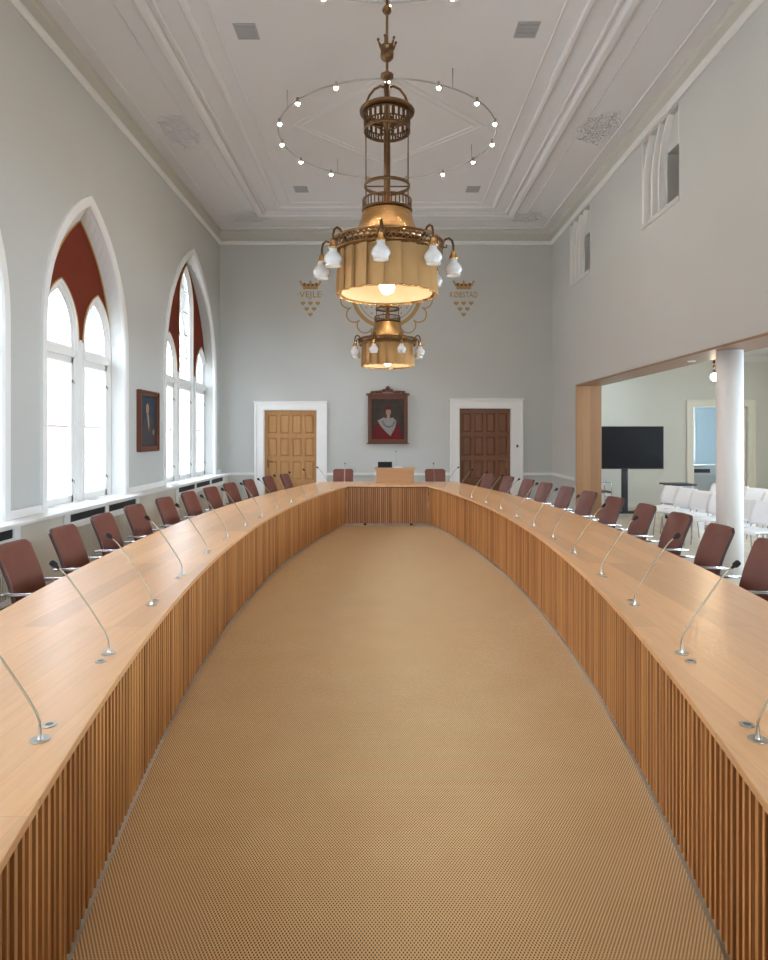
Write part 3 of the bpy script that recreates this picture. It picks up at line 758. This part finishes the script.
rows = [(5.0, [11.40, 10.85, 10.30, 9.72, 9.12, 8.55], 'front row'), (6.15, [12.0, 11.45, 10.86, 10.3, 9.7], 'second row'), (7.3, [12.0, 11.4, 10.8], 'third row')]
for rx, ys, rn in rows:
    for i, y in enumerate(reversed(ys)):
        o = w0 if not wu else copy_tree(w0); wu = True
        o.location = (rx - .23, y, 0); o.rotation_euler = (0, 0, PI / 2 + .33)
        o['label'] = 'white plastic chair in the %s of the side room, %s from the camera' % (rn, ORD[i]); o['group'] = 'white chairs in the side room'

# ------------------------------------------------------------------ lectern and things on it
T = thing('lectern', 'low oak lectern box standing on the middle of the head table', 'lectern', (.185, 12.95, TT))
m = MB(); m.box(-.365, .365, -.18, .18, 0, .27); m.build('body', M['lectern'], T, bevel=.003)
m = MB(); m.box(-.395, .395, -.21, .21, .27, .30); m.build('top_board', M['lectern'], T, bevel=.004)
T = thing('monitor', 'small black monitor box on the left of the lectern', 'monitor', (-.01, 12.95, TT + .30))
m = MB(); m.box(-.14, .14, -.03, .03, .0, .115); m.build('housing', M['black'], T, bevel=.004)
m = MB(); m.box(-.13, .13, -.032, -.03, .015, .105); m.build('screen', M['screen'], T)
m = MB(); m.box(-.09, .09, -.06, .06, 0, .018); tag(m.build('document', M['paper'], loc=(.24, 12.93, TT + .30), bevel=.002), 'stack of white papers on the right of the lectern', 'papers')
place_mic(.21, 13.03, TT + .30, 0, 'slim upright microphone standing on the lectern').scale = (.8, .25, .82)

# ------------------------------------------------------------------ television, cart
T = thing('tv_stand', 'black wheeled floor stand carrying the television', 'stand', (4.97, 13.72, 0))
m = MB(); m.box(-.06, .06, -.03, .03, .06, 1.5); m.build('pole', M['black'], T, bevel=.004)
m = MB(); m.box(-.45, .45, -.06, .04, .05, .10); m.box(-.36, -.30, -.45, .30, .05, .10); m.box(.30, .36, -.45, .30, .05, .10); m.build('base', M['black'], T, bevel=.006)
for x in (-.33, .33):
    for y in (-.42, .27):
        m = MB(); m.tube([(x - .02, y, .026), (x + .02, y, .026)], .026, 12); m.build('castor', M['black'], T)
m = MB(); m.box(-.2, .2, -.05, -.02, 1.1, 1.5); m.build('bracket', M['black'], T)
T = thing('television', 'large flat black television on the floor stand by the oak jamb', 'television', (4.97, 13.60, .98))
m = MB(); m.box(-.755, .755, -.02, .03, 0, .88); m.build('housing', M['black'], T, bevel=.005)
m = MB(); m.box(-.742, .742, -.022, -.0195, .02, .867); m.build('screen', M['screen'], T)
T = thing('trolley', 'grey trolley with a black tray top behind the white chairs', 'trolley', (5.80, 13.1, 0))
m = MB(); m.box(-.18, .18, -.22, .22, .08, .69); m.build('body', M['cartgrey'], T, bevel=.01)
m = MB(); m.box(-.26, .26, -.26, .26, .69, .72); m.build('tray_top', M['black'], T, bevel=.006)
for x in (-.15, .15):
    for y in (-.18, .18):
        m = MB(); m.tube([(x - .015, y, .035), (x + .015, y, .035)], .035, 12); m.box(x - .02, x + .02, y - .01, y + .01, .035, .08); m.build('castor', M['black'], T)

# pendant bulb in side room
def at(px, py, Y): return ((px - PX) * Y / F, Y, CZ - (py - PY) * Y / F)
p = at(714.2, 377, 11.0)
T = thing('pendant_lamp', 'bare glowing bulb hanging on a beaded cord in the side room', 'lamp', (p[0], p[1], p[2]))
m = MB(); m.tube([(0, 0, .1), (0, 0, 3.53 - p[2])], .004, 6)
for q in range(4): m.sphere((0, 0, .17 + q * .085), .026, 10, 1.1)
m.build('cord', M['darkbrass'], T)
m = MB(); m.cyl(0, 0, .05, .11, .02, 12); m.build('socket', M['darkbrass'], T)
m = MB(); m.sphere((0, 0, 0), .055, 16, 1.15); m.build('bulb', M['pendantbulb'], T)
p = at(695, 359.2, 8.85)
m = MB(); m.cyl(0, 0, -.012, 0, .05, 20); tag(m.build('smoke_detector', M['white'], loc=(4.15, 8.95, OP[2] - .025), bevel=.003), 'small round white detector under the oak beam', 'detector')

# ------------------------------------------------------------------ chandeliers
def make_chandelier(name, label, X, Y, phase, zs):
    T = thing(name, label, 'chandelier', (X, Y, zs))
    # z below are absolute minus zs; rings are given for the front lamp
    def Z(z): return z - 2.76
    top = ZC - zs
    m = MB(); m.tube([(0, 0, Z(3.42)), (0, 0, Z(4.42))], .026, 12); m.tube([(0, 0, Z(4.40)), (0, 0, top)], .011, 10)
    m.lathe([(.0, top), (.09, top), (.085, top - .03), (.03, top - .06), (.012, top - .10)], 24); m.build('rod', M['darkbrass'], T)
    m = MB(); m.sphere((0, 0, Z(5.01)), .038, 16); m.build('finial', M['darkbrass'], T); m = MB(); m.lathe([(.012, Z(4.46)), (.05, Z(4.475)), (.052, Z(4.50)), (.02, Z(4.515)), (.012, Z(4.54))], 20)
    m.build('collar', M['darkbrass'], T)
    # crown
    m = MB(); m.lathe([(.012, Z(4.60)), (.035, Z(4.615)), (.05, Z(4.63)), (.052, Z(4.66)), (.048, Z(4.70)), (.056, Z(4.705)), (.056, Z(4.72)), (.03, Z(4.72))], 20)
    for k in range(6):
        a = 2 * PI * k / 6 + .3; c, s_ = math.cos(a), math.sin(a)
        m.tube([(.05 * c, .05 * s_, Z(4.71)), (.062 * c, .062 * s_, Z(4.735)), (.072 * c, .072 * s_, Z(4.755))], [.013, .009, .006], 6); m.sphere((.073 * c, .073 * s_, Z(4.765)), .012, 8)
    m.build('crown', M['darkbrass'], T)
    # gallery drum with little windows
    m = MB()
    m.lathe([(.175, Z(4.195)), (.215, Z(4.195)), (.218, Z(4.21)), (.205, Z(4.225)), (.172, Z(4.225)), (.172, Z(4.195))], 40)
    for z, w in ((4.17, .02), (4.06, .008), (4.045, .02), (4.105, .008)): m.lathe([(.176, Z(z)), (.184, Z(z)), (.184, Z(z) + w), (.176, Z(z) + w), (.176, Z(z))], 40)
    nb = 24
    for k in range(nb):
        a = 2 * PI * k / nb; R_ = .18; c, s_ = math.cos(a), math.sin(a)
        w = .012 if k % 2 else .008
        mt = Matrix.Translation((R_ * c, R_ * s_, 0)) @ Matrix.Rotation(a, 4, 'Z'); m.box(-.004, .004, -w, w, Z(4.10), Z(4.175), mt)
    for k in range(48):
        a = 2 * PI * k / 48; mt = Matrix.Translation((.18 * math.cos(a), .18 * math.sin(a), 0)) @ Matrix.Rotation(a, 4, 'Z'); m.box(-.003, .003, -.006, .006, Z(4.05), Z(4.11), mt)
    for k in range(4):
        a = PI / 4 + PI / 2 * k; m.tube([(.02 * math.cos(a), .02 * math.sin(a), Z(4.05)), (.18 * math.cos(a), .18 * math.sin(a), Z(4.05))], .006, 6)
    m.build('gallery', M['darkbrass'], T)
    for s_ in (-1, 1):
        m = MB(); m.tube([(s_ * .17, 0, Z(4.22)), (s_ * .165, 0, Z(4.27)), (s_ * .14, 0, Z(4.335)), (s_ * .10, 0, Z(4.385)), (s_ * .05, 0, Z(4.41)), (s_ * .02, 0, Z(4.40))], .010, 8); m.build('handle', M['darkbrass'], T)
    # hoop, rods, balustrade
    m = MB(); m.lathe([(.172, Z(3.61)), (.182, Z(3.61)), (.182, Z(3.635)), (.172, Z(3.635)), (.172, Z(3.61))], 40); m.tube([(-.175, 0, Z(3.62)), (.175, 0, Z(3.62))], .006, 6); m.build('hoop', M['darkbrass'], T)
    m = MB()
    for k in range(4):
        a = PI / 2 * k; c, s_ = math.cos(a), math.sin(a); m.tube([(.166 * c, .166 * s_, Z(3.43)), (.166 * c, .166 * s_, Z(4.06))], .0055, 6)
    m.build('tie_rod', M['darkbrass'], T)
    m = MB(); m.lathe([(.183, Z(3.50)), (.196, Z(3.50)), (.196, Z(3.512)), (.183, Z(3.512)), (.183, Z(3.50))], 40); m.lathe([(.18, Z(3.42)), (.20, Z(3.42)), (.20, Z(3.435)), (.18, Z(3.435)), (.18, Z(3.42))], 40)
    for k in range(36):
        a = 2 * PI * k / 36; m.tube([(.19 * math.cos(a), .19 * math.sin(a), Z(3.43)), (.19 * math.cos(a), .19 * math.sin(a), Z(3.505))], .0055, 5)
    m.build('balustrade', M['darkbrass'], T)
    # dome
    m = MB(); pr = [(.19, 3.43), (.195, 3.40), (.208, 3.35), (.228, 3.29), (.262, 3.22), (.32, 3.165), (.38, 3.14), (.385, 3.13), (.32, 3.15), (.257, 3.205), (.223, 3.28), (.203, 3.34), (.187, 3.40), (.19, 3.43)]
    m.lathe([(r, Z(z)) for r, z in pr], 48); m.build('dome', M['copper'], T)
    # openwork rim
    m = MB(); RO, RI, ZU, ZD = .442, .395, 3.165, 3.085
    for r, z, t in ((RO, ZU, .010), (RO - .012, ZD, .010), (RI, ZU - .01, .006), (RI, ZD, .006)):
        m.tube([(r * math.cos(2 * PI * k / 64), r * math.sin(2 * PI * k / 64), Z(z)) for k in range(64)], t, 6, closed=True)
    for k in range(56):
        a = 2 * PI * k / 56; b = a + 2 * PI / 56; c, s_, c2, s2 = math.cos(a), math.sin(a), math.cos(b), math.sin(b)
        m.tube([(RO * c, RO * s_, Z(ZU)), ((RO - .012) * c2, (RO - .012) * s2, Z(ZD))], .0045, 4); m.tube([(RO * c2, RO * s2, Z(ZU)), ((RO - .012) * c, (RO - .012) * s_, Z(ZD))], .0045, 4)
        m.tube([(RO * c, RO * s_, Z(ZU)), (RI * c2, RI * s2, Z(ZU - .01))], .0045, 4); m.tube([((RO - .012) * c, (RO - .012) * s_, Z(ZD)), (RI * c2, RI * s2, Z(ZD))], .006, 4)
    m.build('openwork_rim', M['brass'], T)
    m = MB(); m.lathe([(.372, Z(3.14)), (.384, Z(3.14)), (.384, Z(3.08)), (.372, Z(3.08))], 48); m.build('rim_band', M['darkbrass'], T)
    # pleated skirt: overlapping flat strips
    m = MB(); npn = 19
    for k in range(npn):
        a0 = 2 * PI * (k - .02) / npn; a1 = 2 * PI * (k + 1.05) / npn; n_ = 6
        lo, hi = [], []
        for q in range(n_ + 1):
            t = q / n_; a = a0 + (a1 - a0) * t; bul = .007 * math.sin(PI * t)
            rr = .360 + .028 * t + bul; r2 = .362 + .044 * t + bul
            hi.append((rr * math.cos(a), rr * math.sin(a), Z(3.10))); lo.append((r2 * math.cos(a), r2 * math.sin(a), Z(2.768 - .008 * math.sin(PI * t))))
        m.loft(hi, lo, smooth=True)
        m.loft([hi[-1], lo[-1]], [(hi[-1][0] * .955, hi[-1][1] * .955, hi[-1][2]), (lo[-1][0] * .93, lo[-1][1] * .93, lo[-1][2])])
    m.build('pleated_shade', M['fabric'], T, fix=False)
    m = MB(); m.lathe([(.358, Z(3.08)), (.358, Z(2.775))], 48); m.build('shade_lining', M['lining'], T)
    m = MB(); m.tube([((.384 + .010 * math.cos(npn * 2 * PI * k / 190)) * math.cos(2 * PI * k / 190), (.384 + .010 * math.cos(npn * 2 * PI * k / 190)) * math.sin(2 * PI * k / 190), Z(2.762)) for k in range(190)], .006, 6, closed=True); m.build('shade_wire', M['copper'], T)
    m = MB(); m.sphere((0, 0, Z(2.83)), .06, 20, 1.0); m.build('bulb', M['bulb'], T)
    m = MB(); m.tube([(0, 0, Z(2.93)), (0, 0, Z(3.40))], .03, 10); m.build('lamp_holder', M['brass'], T)
    for k in range(8):
        a = -PI / 2 + math.radians(45 * k) + phase; c, s_ = math.cos(a), math.sin(a)
        def P(r, z): return (r * c, r * s_, Z(z))
        m = MB(); m.tube([P(.40, 3.13), P(.43, 3.15), P(.455, 3.19), P(.485, 3.20), P(.51, 3.18), P(.52, 3.14), P(.52, 3.09)], .009, 8)
        m.tube([P(.43, 3.15), P(.45, 3.125), P(.47, 3.13), P(.465, 3.15)], .006, 6)
        ar = m.build('lamp_arm', M['darkbrass'], T)
        m = MB(); cc = P(.52, 0); cc = (cc[0], cc[1], 0)
        m.lathe([(.008, Z(3.10)), (.018, Z(3.095)), (.024, Z(3.07)), (.034, Z(3.045)), (.036, Z(3.035)), (.02, Z(3.035))], 20, cc); m.build('lamp_cap', M['copper'], ar)
        m = MB(); m.lathe([(.028, Z(3.04)), (.030, Z(3.02)), (.034, Z(3.008)), (.048, Z(2.995)), (.064, Z(2.972)), (.068, Z(2.955)), (.064, Z(2.94)), (.056, Z(2.93)), (.054, Z(2.915)), (.058, Z(2.905)), (.052, Z(2.905)), (.048, Z(2.92)), (.058, Z(2.955)), (.044, Z(2.985)), (.026, Z(3.005)), (.022, Z(3.035))], 24, cc, rad=lambda a: 1 + .03 * math.cos(12 * a))
        gs = m.build('glass_shade', M['glassshade'], ar)
        m = MB(); m.sphere((cc[0], cc[1], Z(2.975)), .018, 10, 1.3); m.build('bulb', M['bulbdim'], ar)
    return T
make_chandelier('chandelier', 'large brass chandelier with pleated shade hanging nearest the camera', .012, 5.2, math.radians(-5), 2.76)
make_chandelier('chandelier', 'brass chandelier with pleated shade hanging farther back before the roundel', .03, 9.9, math.radians(22.5), 2.70)

# ceiling lamp rings
def lamp_ring(cy, off, label):
    T = thing('ring_lamp', label, 'ceiling lamp', (.025, cy, 6.17)); R_ = 1.62
    m = MB(); m.tube([(R_ * math.cos(2 * PI * k / 96), R_ * math.sin(2 * PI * k / 96), 0) for k in range(96)], .011, 8, closed=True); m.build('ring', M['vent'], T)
    for k in range(4):
        a = 2 * PI * (k + .35) / 4; m = MB(); m.tube([(R_ * math.cos(a), R_ * math.sin(a), 0), (R_ * math.cos(a), R_ * math.sin(a), ZC - 6.17)], .005, 6); m.build('hanger', M['steel'], T)
    for k in range(15):
        a = -PI / 2 + off + math.radians(24 * k); x, y = R_ * math.cos(a), R_ * math.sin(a)
        m = MB(); m.lathe([(.004, .035), (.02, .03), (.022, -.01), (.036, -.035), (.046, -.055), (.042, -.055), (.030, -.032), (.0, -.02)], 16, (x, y, 0)); sp = m.build('spotlight', M['steel'], T)
        m = MB(); m.sphere((x, y, -.052), .022, 12, .8); m.build('bulb', M['spot'], sp)
lamp_ring(9.95, 0, 'large hanging ring of small glowing spotlights around the farther chandelier rod')
lamp_ring(5.25, PI, 'hanging ring of small spotlights above the nearest chandelier, mostly out of frame')

# ceiling vents
for i, (x, y, lb) in enumerate(((-1.64, 7.78, 'near left'), (1.66, 7.75, 'near right'), (-1.63, 12.75, 'far left'), (1.69, 12.75, 'far right'))):
    T = thing('ceiling_vent', 'square grey ceiling vent, the %s of four' % lb, 'vent', (x, y, ZC), 0, 'ceiling vents')
    m = MB(); m.plate([[(-.13, -.15), (.13, -.15), (.13, .15), (-.13, .15)], [(-.11, -.13), (.11, -.13), (.11, .13), (-.11, .13)]], lambda u, v, w: (u, v, w), 0, -.012); m.build('frame', M['vent'], T)
    m = MB()
    for k in range(9): m.box(-.11, .11, -.127 + k * .029, -.110 + k * .029, -.010, -.003)
    m.build('louvre', M['vent'], T)
# plaster ornaments
def ornament(x, y, sx, sy, label, seed):
    rnd = random.Random(seed); m = MB()
    m.tube([(sx * .38 * math.sin(q * 2.1), sy * (-.46 + .92 * q / 10), -.002) for q in range(11)], .005, 5)
    m.tube([(sx * (-.46 + .92 * q / 10), sy * .38 * math.cos(q * 2.3), -.002) for q in range(11)], .005, 5)
    for _ in range(int(46 * sx * sy / .7) + 16):
        while True:
            u, v = rnd.uniform(-1, 1), rnd.uniform(-1, 1)
            if abs(u) + abs(v) * .6 < 1.15 and u * u + v * v < 1: break
        r = rnd.uniform(.02, .045); a0 = rnd.uniform(0, 2 * PI); ext = rnd.uniform(2.5, 5); cx, cy = u * sx / 2, v * sy / 2
        m.tube([(cx + r * (1 - .6 * q / 7) * math.cos(a0 + ext * q / 7), cy + r * (1 - .6 * q / 7) * math.sin(a0 + ext * q / 7), -.006) for q in range(8)], [.005 + .006 * math.sin(PI * q / 7) for q in range(8)], 5)
        b = a0; m.tube([(cx + r * math.cos(b), cy + r * math.sin(b), -.004), (cx + (r + .03) * math.cos(b + .3), cy + (r + .03) * math.sin(b + .3), -.006), (cx + (r + .06) * math.cos(b + .4), cy + (r + .06) * math.sin(b + .4), -.002)], [.004, .012, .003], 5)
    tag(m.build('plaster_ornament', M['ceil'], loc=(x, y, ZC - .0065)), label, 'plaster ornament', 'plaster ornaments on the ceiling')
ornament(-3.22, 10.35, .60, 1.2, 'white plaster leaf relief on the left ceiling border, midway along', 1)
ornament(3.28, 10.25, .60, 1.2, 'white plaster leaf relief on the right ceiling border, midway along', 2)
ornament(-3.0, 14.35, .9, .7, 'white plaster leaf relief in the far left ceiling corner', 3)
ornament(3.05, 14.35, .9, .7, 'white plaster leaf relief in the far right ceiling corner', 4)

# ------------------------------------------------------------------ paintings
E_ = .004
T = thing('portrait_painting', 'portrait of a crowned person in red robe, in carved mahogany frame on the back wall', 'painting', (.055, YB, 0))
def FR(mb, x0, x1, z0, z1, w, y0, y1):
    mb.plate([[(x0, z0), (x1, z0), (x1, z1), (x0, z1)], [(x0 + w, z0 + w), (x1 - w, z0 + w), (x1 - w, z1 - w), (x0 + w, z1 - w)]], BW, y0, y1)
m = MB(); FR(m, -.46, .46, 1.50, 2.60, .075, -.09, -.0); FR(m, -.445, .445, 1.515, 2.585, .03, -.11, -.09); FR(m, -.40, .40, 1.56, 2.54, .025, -.10, -.08)
m.box(-.50, .50, -.125, 0, 2.60, 2.645); m.box(-.49, .49, -.12, 0, 1.475, 1.50); m.build('frame', M['pframe'], T, bevel=.006)
m = MB(); rnd = random.Random(5)
for s_ in (-1, 1):
    for k in range(7):
        x = s_ * (.04 + .055 * k); r = .055 - .004 * k
        m.tube([(x + r * (1 - .08 * q) * math.cos(q * .8 + k) * .8, -.06, 2.66 + r * (.6 + .5 * math.sin(q * .8 + k)) + .02 * (k < 2)) for q in range(8)], [.015] * 7 + [.006], 6)
    m.tube([(s_ * .42, -.06, 2.65), (s_ * .3, -.06, 2.675), (s_ * .15, -.06, 2.70), (0, -.06, 2.74)], .012, 6)
m.sphere((0, -.06, 2.76), .055, 10, 1.1); m.build('carved_crest', M['pframe'], T)
def blob(mb, cx, cz, rx, rz, y, n=20, a0=0): mb.plate([[(cx + rx * math.cos(2 * PI * k / n + a0), cz + rz * math.sin(2 * PI * k / n + a0)) for k in range(n)]], BW, y, y + .001)
m = MB(); m.box(-.39, .39, -.07, -.06, 1.57, 2.53)
m.m = 1; m.plate([[(-.36, 1.575), (.33, 1.575), (.33, 1.72), (.25, 1.90), (.14, 2.02), (.03, 2.07), (-.12, 2.05), (-.26, 1.95), (-.33, 1.80)]], BW, -.0715, -.070)
m.m = 2; m.plate([[(-.24, 2.02), (-.10, 2.09), (.0, 2.06), (.12, 2.09), (.20, 2.0), (.16, 1.84), (.06, 1.66), (-.05, 1.76), (-.17, 1.90)]], BW, -.073, -.0715)
m.m = 3; m.plate([[(-.03, 2.06), (.05, 2.06), (.045, 2.16), (-.02, 2.16)]], BW, -.0742, -.073)
m.m = 5; blob(m, .012, 2.235, .088, .095, -.0748)
m.m = 3; blob(m, .012, 2.215, .058, .078, -.0757)
m.m = 5; blob(m, -.012, 2.225, .010, .006, -.0765, 8); blob(m, .036, 2.225, .010, .006, -.0765, 8); blob(m, .012, 2.175, .018, .005, -.0765, 8); m.m = 3; blob(m, .014, 2.20, .008, .02, -.0767, 8)
m.m = 4; m.plate([[(-.055, 2.27), (.08, 2.27), (.095, 2.36), (.05, 2.32), (.012, 2.37), (-.025, 2.32), (-.07, 2.36)]], BW, -.077, -.0757)
m.m = 5
for k in range(9): a = PI * (1.1 + .8 * k / 8); blob(m, .02 + .14 * math.cos(a), 2.04 + .17 * math.sin(a), .018, .018, -.0745, 8)
m.build('canvas', [M['canvasdark'], M['robe'], M['ermine'], M['skin'], M['robe'], M['canvasdark']], T)

T = thing('portrait_painting', 'dark portrait with a brown frame on the left wall between the arched windows', 'painting', (XL, 10.62, 0))
def FL(mb, y0, y1, z0, z1, w, x0, x1): mb.plate([[(y0, z0), (y1, z0), (y1, z1), (y0, z1)], [(y0 + w, z0 + w), (y1 - w, z0 + w), (y1 - w, z1 - w), (y0 + w, z1 - w)]], LW, x0, x1)
m = MB(); FL(m, -.42, .42, 1.41, 2.38, .085, .05, 0); FL(m, -.42, .42, 1.41, 2.38, .025, .075, .05); FL(m, -.355, .355, 1.475, 2.315, .02, .06, .04); m.build('frame', M['pframe'], T, bevel=.005)
m = MB(); m.box(.01, .03, -.35, .35, 1.48, 2.31)
def blobL(mb, cy, cz, ry, rz, x, n=20): mb.plate([[(cy + ry * math.cos(2 * PI * k / n), cz + rz * math.sin(2 * PI * k / n)) for k in range(n)]], LW, x, x - .001)
m.m = 1; m.plate([[(-.33, 1.485), (.33, 1.485), (.32, 1.75), (.20, 1.95), (.04, 2.02), (-.06, 2.0), (-.2, 1.88), (-.30, 1.70)]], LW, .031, .0302)
m.m = 2; blobL(m, -.03, 2.09, .065, .09, .0325)
m.m = 3; m.plate([[(-.05, 2.0), (.01, 2.0), (.05, 1.85), (.03, 1.74), (-.01, 1.86)]], LW, .0335, .0312)
m.m = 2; blobL(m, .24, 1.72, .04, .05, .0325)
m.build('canvas', [M['canvasblue'], M['coat'], M['skin'], M['linen']], T)

# ------------------------------------------------------------------ gilded wall emblems
def text_mesh(body, size):
    cu = bpy.data.curves.new('lettering', 'FONT'); cu.body = body; cu.size = size; cu.align_x = 'CENTER'; cu.extrude = .002; cu.offset = size * .012
    cu.space_character = 1.05
    o = bpy.data.objects.new('tmp', cu); COL.objects.link(o); dg = bpy.context.evaluated_depsgraph_get(); dg.update()
    me = bpy.data.meshes.new_from_object(o.evaluated_get(dg)); bpy.data.objects.remove(o); return me
def emblem(px, word, size, lowj=False):
    x, _, z0 = at(px, 295, YB)
    T = thing('wall_crest', 'gold painted crown, the word %s and six hearts on the back wall' % word.strip('·'), 'wall crest', (x, YB - .002, 0), 0, 'gold wall crests')
    def z(py): return CZ - (py - PY) * YB / F
    zc = z(289.3); m = MB()
    m.plate([[(-.17, zc), (.17, zc), (.17, zc + .06), (.165, zc + .075), (-.165, zc + .075), (-.17, zc + .06)]], BW, 0, -.006)
    for cx, dx in ((-.16, -.07), (-.08, -.02), (0, 0), (.08, .02), (.16, .07)):
        h = .185 if abs(dx) != .02 else .12
        m.plate([[(cx - .028, zc + .06), (cx + .028, zc + .06), (cx + dx + .02, zc + h - .02), (cx + dx + .035, zc + h), (cx + dx - .035, zc + h), (cx + dx - .02, zc + h - .02)]], BW, 0, -.006)
        m.plate([[(cx + dx + .02 * math.cos(2 * PI * k / 10), zc + h + .02 * math.sin(2 * PI * k / 10)) for k in range(10)]], BW, 0, -.007)
    cr = m.build('crown', M['goldflat'], T)
    m = MB(); m.plate([[(-.165, zc + .07), (.165, zc + .07), (.18, zc + .13), (.13, zc + .15), (.07, zc + .12), (0, zc + .15), (-.07, zc + .12), (-.13, zc + .15), (-.18, zc + .13)]], BW, 0, -.003); m.build('crown_lining', M['goldred'], cr)
    me = text_mesh(word, size); me.materials.append(M['goldflat']); o = bpy.data.objects.new('lettering', me); COL.objects.link(o); o.parent = T
    w = max(v.co.x for v in me.vertices) - min(v.co.x for v in me.vertices)
    o.rotation_euler = (PI / 2, 0, 0); o.location = (0, -.003, z(298.3) + .02); 
    tw = .64 if not lowj else .60; o.scale = (tw / w, 1, 1)
    hs = []
    for ry, n_ in ((303.3, 3), (309, 2), (314.5, 1)):
        for i in range(n_): hs.append(((i - (n_ - 1) / 2) * .172, z(ry)))
    for hx, hz in hs:
        pts = []
        for k in range(24):
            t = 2 * PI * k / 24; pts.append((hx + .0035 * 16 * math.sin(t) ** 3, hz + .0035 * (13 * math.cos(t) - 5 * math.cos(2 * t) - 2 * math.cos(3 * t) - math.cos(4 * t))))
        m = MB(); m.plate([pts], BW, 0, -.005); m.build('heart', M['goldflat'], T)
emblem(310.4, '·VEJLE·', .20, True)
emblem(463.7, 'KØBSTAD', .19)
# roundel
x, _, z = at(386.5, 293, YB)
T = thing('wall_roundel', 'large gold roundel with scalloped edge on the back wall behind the chandeliers', 'wall ornament', (x, YB - .002, z))
def ringp(mb, r0, r1, c=(0, 0), n=64, a0=0, a1=2 * PI, y=-.006):
    pts0 = [(c[0] + r1 * math.cos(a0 + (a1 - a0) * k / n), 0, c[1] + r1 * math.sin(a0 + (a1 - a0) * k / n)) for k in range(n + 1)]
    pts1 = [(c[0] + r0 * math.cos(a0 + (a1 - a0) * k / n), 0, c[1] + r0 * math.sin(a0 + (a1 - a0) * k / n)) for k in range(n + 1)]
    sh = lambda p: [(a, y, c_) for a, _, c_ in p]
    mb.loft(pts0, sh(pts0)); mb.loft(sh(pts0), sh(pts1)); mb.loft(sh(pts1), pts1)
m = MB(); ringp(m, .74, .83); ringp(m, .66, .68); m.build('ring', M['goldflat'], T)
m = MB(); ns = 16
for k in range(ns):
    a = 2 * PI * (k + .5) / ns; ringp(m, .165, .195, (.90 * math.cos(a), .90 * math.sin(a)), 16, a - 1.75, a + 1.75, -.005)
m.build('scallop', M['goldflat'], T)
m = MB()
for k in range(20):
    a = 2 * PI * k / 20
    for r in (.58, .48): m.plate([[(r * math.cos(a + (r < .5) * .15) + .022 * math.cos(2 * PI * q / 8), r * math.sin(a + (r < .5) * .15) + .022 * math.sin(2 * PI * q / 8)) for q in range(8)]], BW, 0, -.004)
m.build('dots', M['goldflat'], T)
m = MB(); m.plate([[(-.28, .36), (.28, .36), (.28, -.05), (.18, -.28), (0, -.42), (-.18, -.28), (-.28, -.05)], [(-.24, .32), (.24, .32), (.24, -.04), (.15, -.25), (0, -.37), (-.15, -.25), (-.24, -.04)]], BW, 0, -.005); m.build('shield', M['goldflat'], T)

# ------------------------------------------------------------------ light
w = bpy.data.worlds.new('World'); S.world = w; w.use_nodes = True
nt = w.node_tree; bg = nt.nodes['Background']; bg.inputs[0].default_value = (.72, .87, 1.0, 1); bg.inputs[1].default_value = 22
def portal(loc, rot, sx, sy):
    l = bpy.data.lights.new('sky_portal', 'AREA'); l.shape = 'RECTANGLE'; l.size = sx; l.size_y = sy; l.cycles.is_portal = True
    o = bpy.data.objects.new('sky_portal', l); COL.objects.link(o); o.location = loc; o.rotation_euler = rot
for c, hw, za, n in WINS: portal((XL - .60, c, (ZW + za) / 2), (0, -PI / 2, 0), za - ZW, 2 * hw)
for a, b in wy: portal((XS + .2, (a + b) / 2, 1.92), (0, PI / 2, 0), 2.15, b - a)
for a, b in ADDED_WINS: portal(((a + b) / 2, YF - .3, 2.05), (PI / 2, 0, 0), b - a, 1.7)
portal((8.05, 18.75, 1.78), (-PI / 2, 0, 0), 1.3, 1.65)

# ------------------------------------------------------------------ camera
cam = bpy.data.cameras.new('Camera'); co = bpy.data.objects.new('Camera', cam); COL.objects.link(co)
co.location = (0, 0, CZ); co.rotation_euler = (PI / 2, 0, 0)
cam.sensor_fit = 'VERTICAL'; cam.sensor_height = 36; cam.lens = 36 * F / 960
cam.shift_x = -(PX - 384) / 960; cam.shift_y = -(480 - PY) / 960; cam.clip_start = .05
S.camera = co
S.view_settings.view_transform = 'Standard'; S.view_settings.look = 'None'; S.view_settings.exposure = .72; S.view_settings.gamma = 1
S.cycles.max_bounces = 10; S.cycles.diffuse_bounces = 6; S.cycles.transparent_max_bounces = 16; S.cycles.sample_clamp_indirect = 6; S.cycles.caustics_reflective = False; S.cycles.caustics_refractive = False
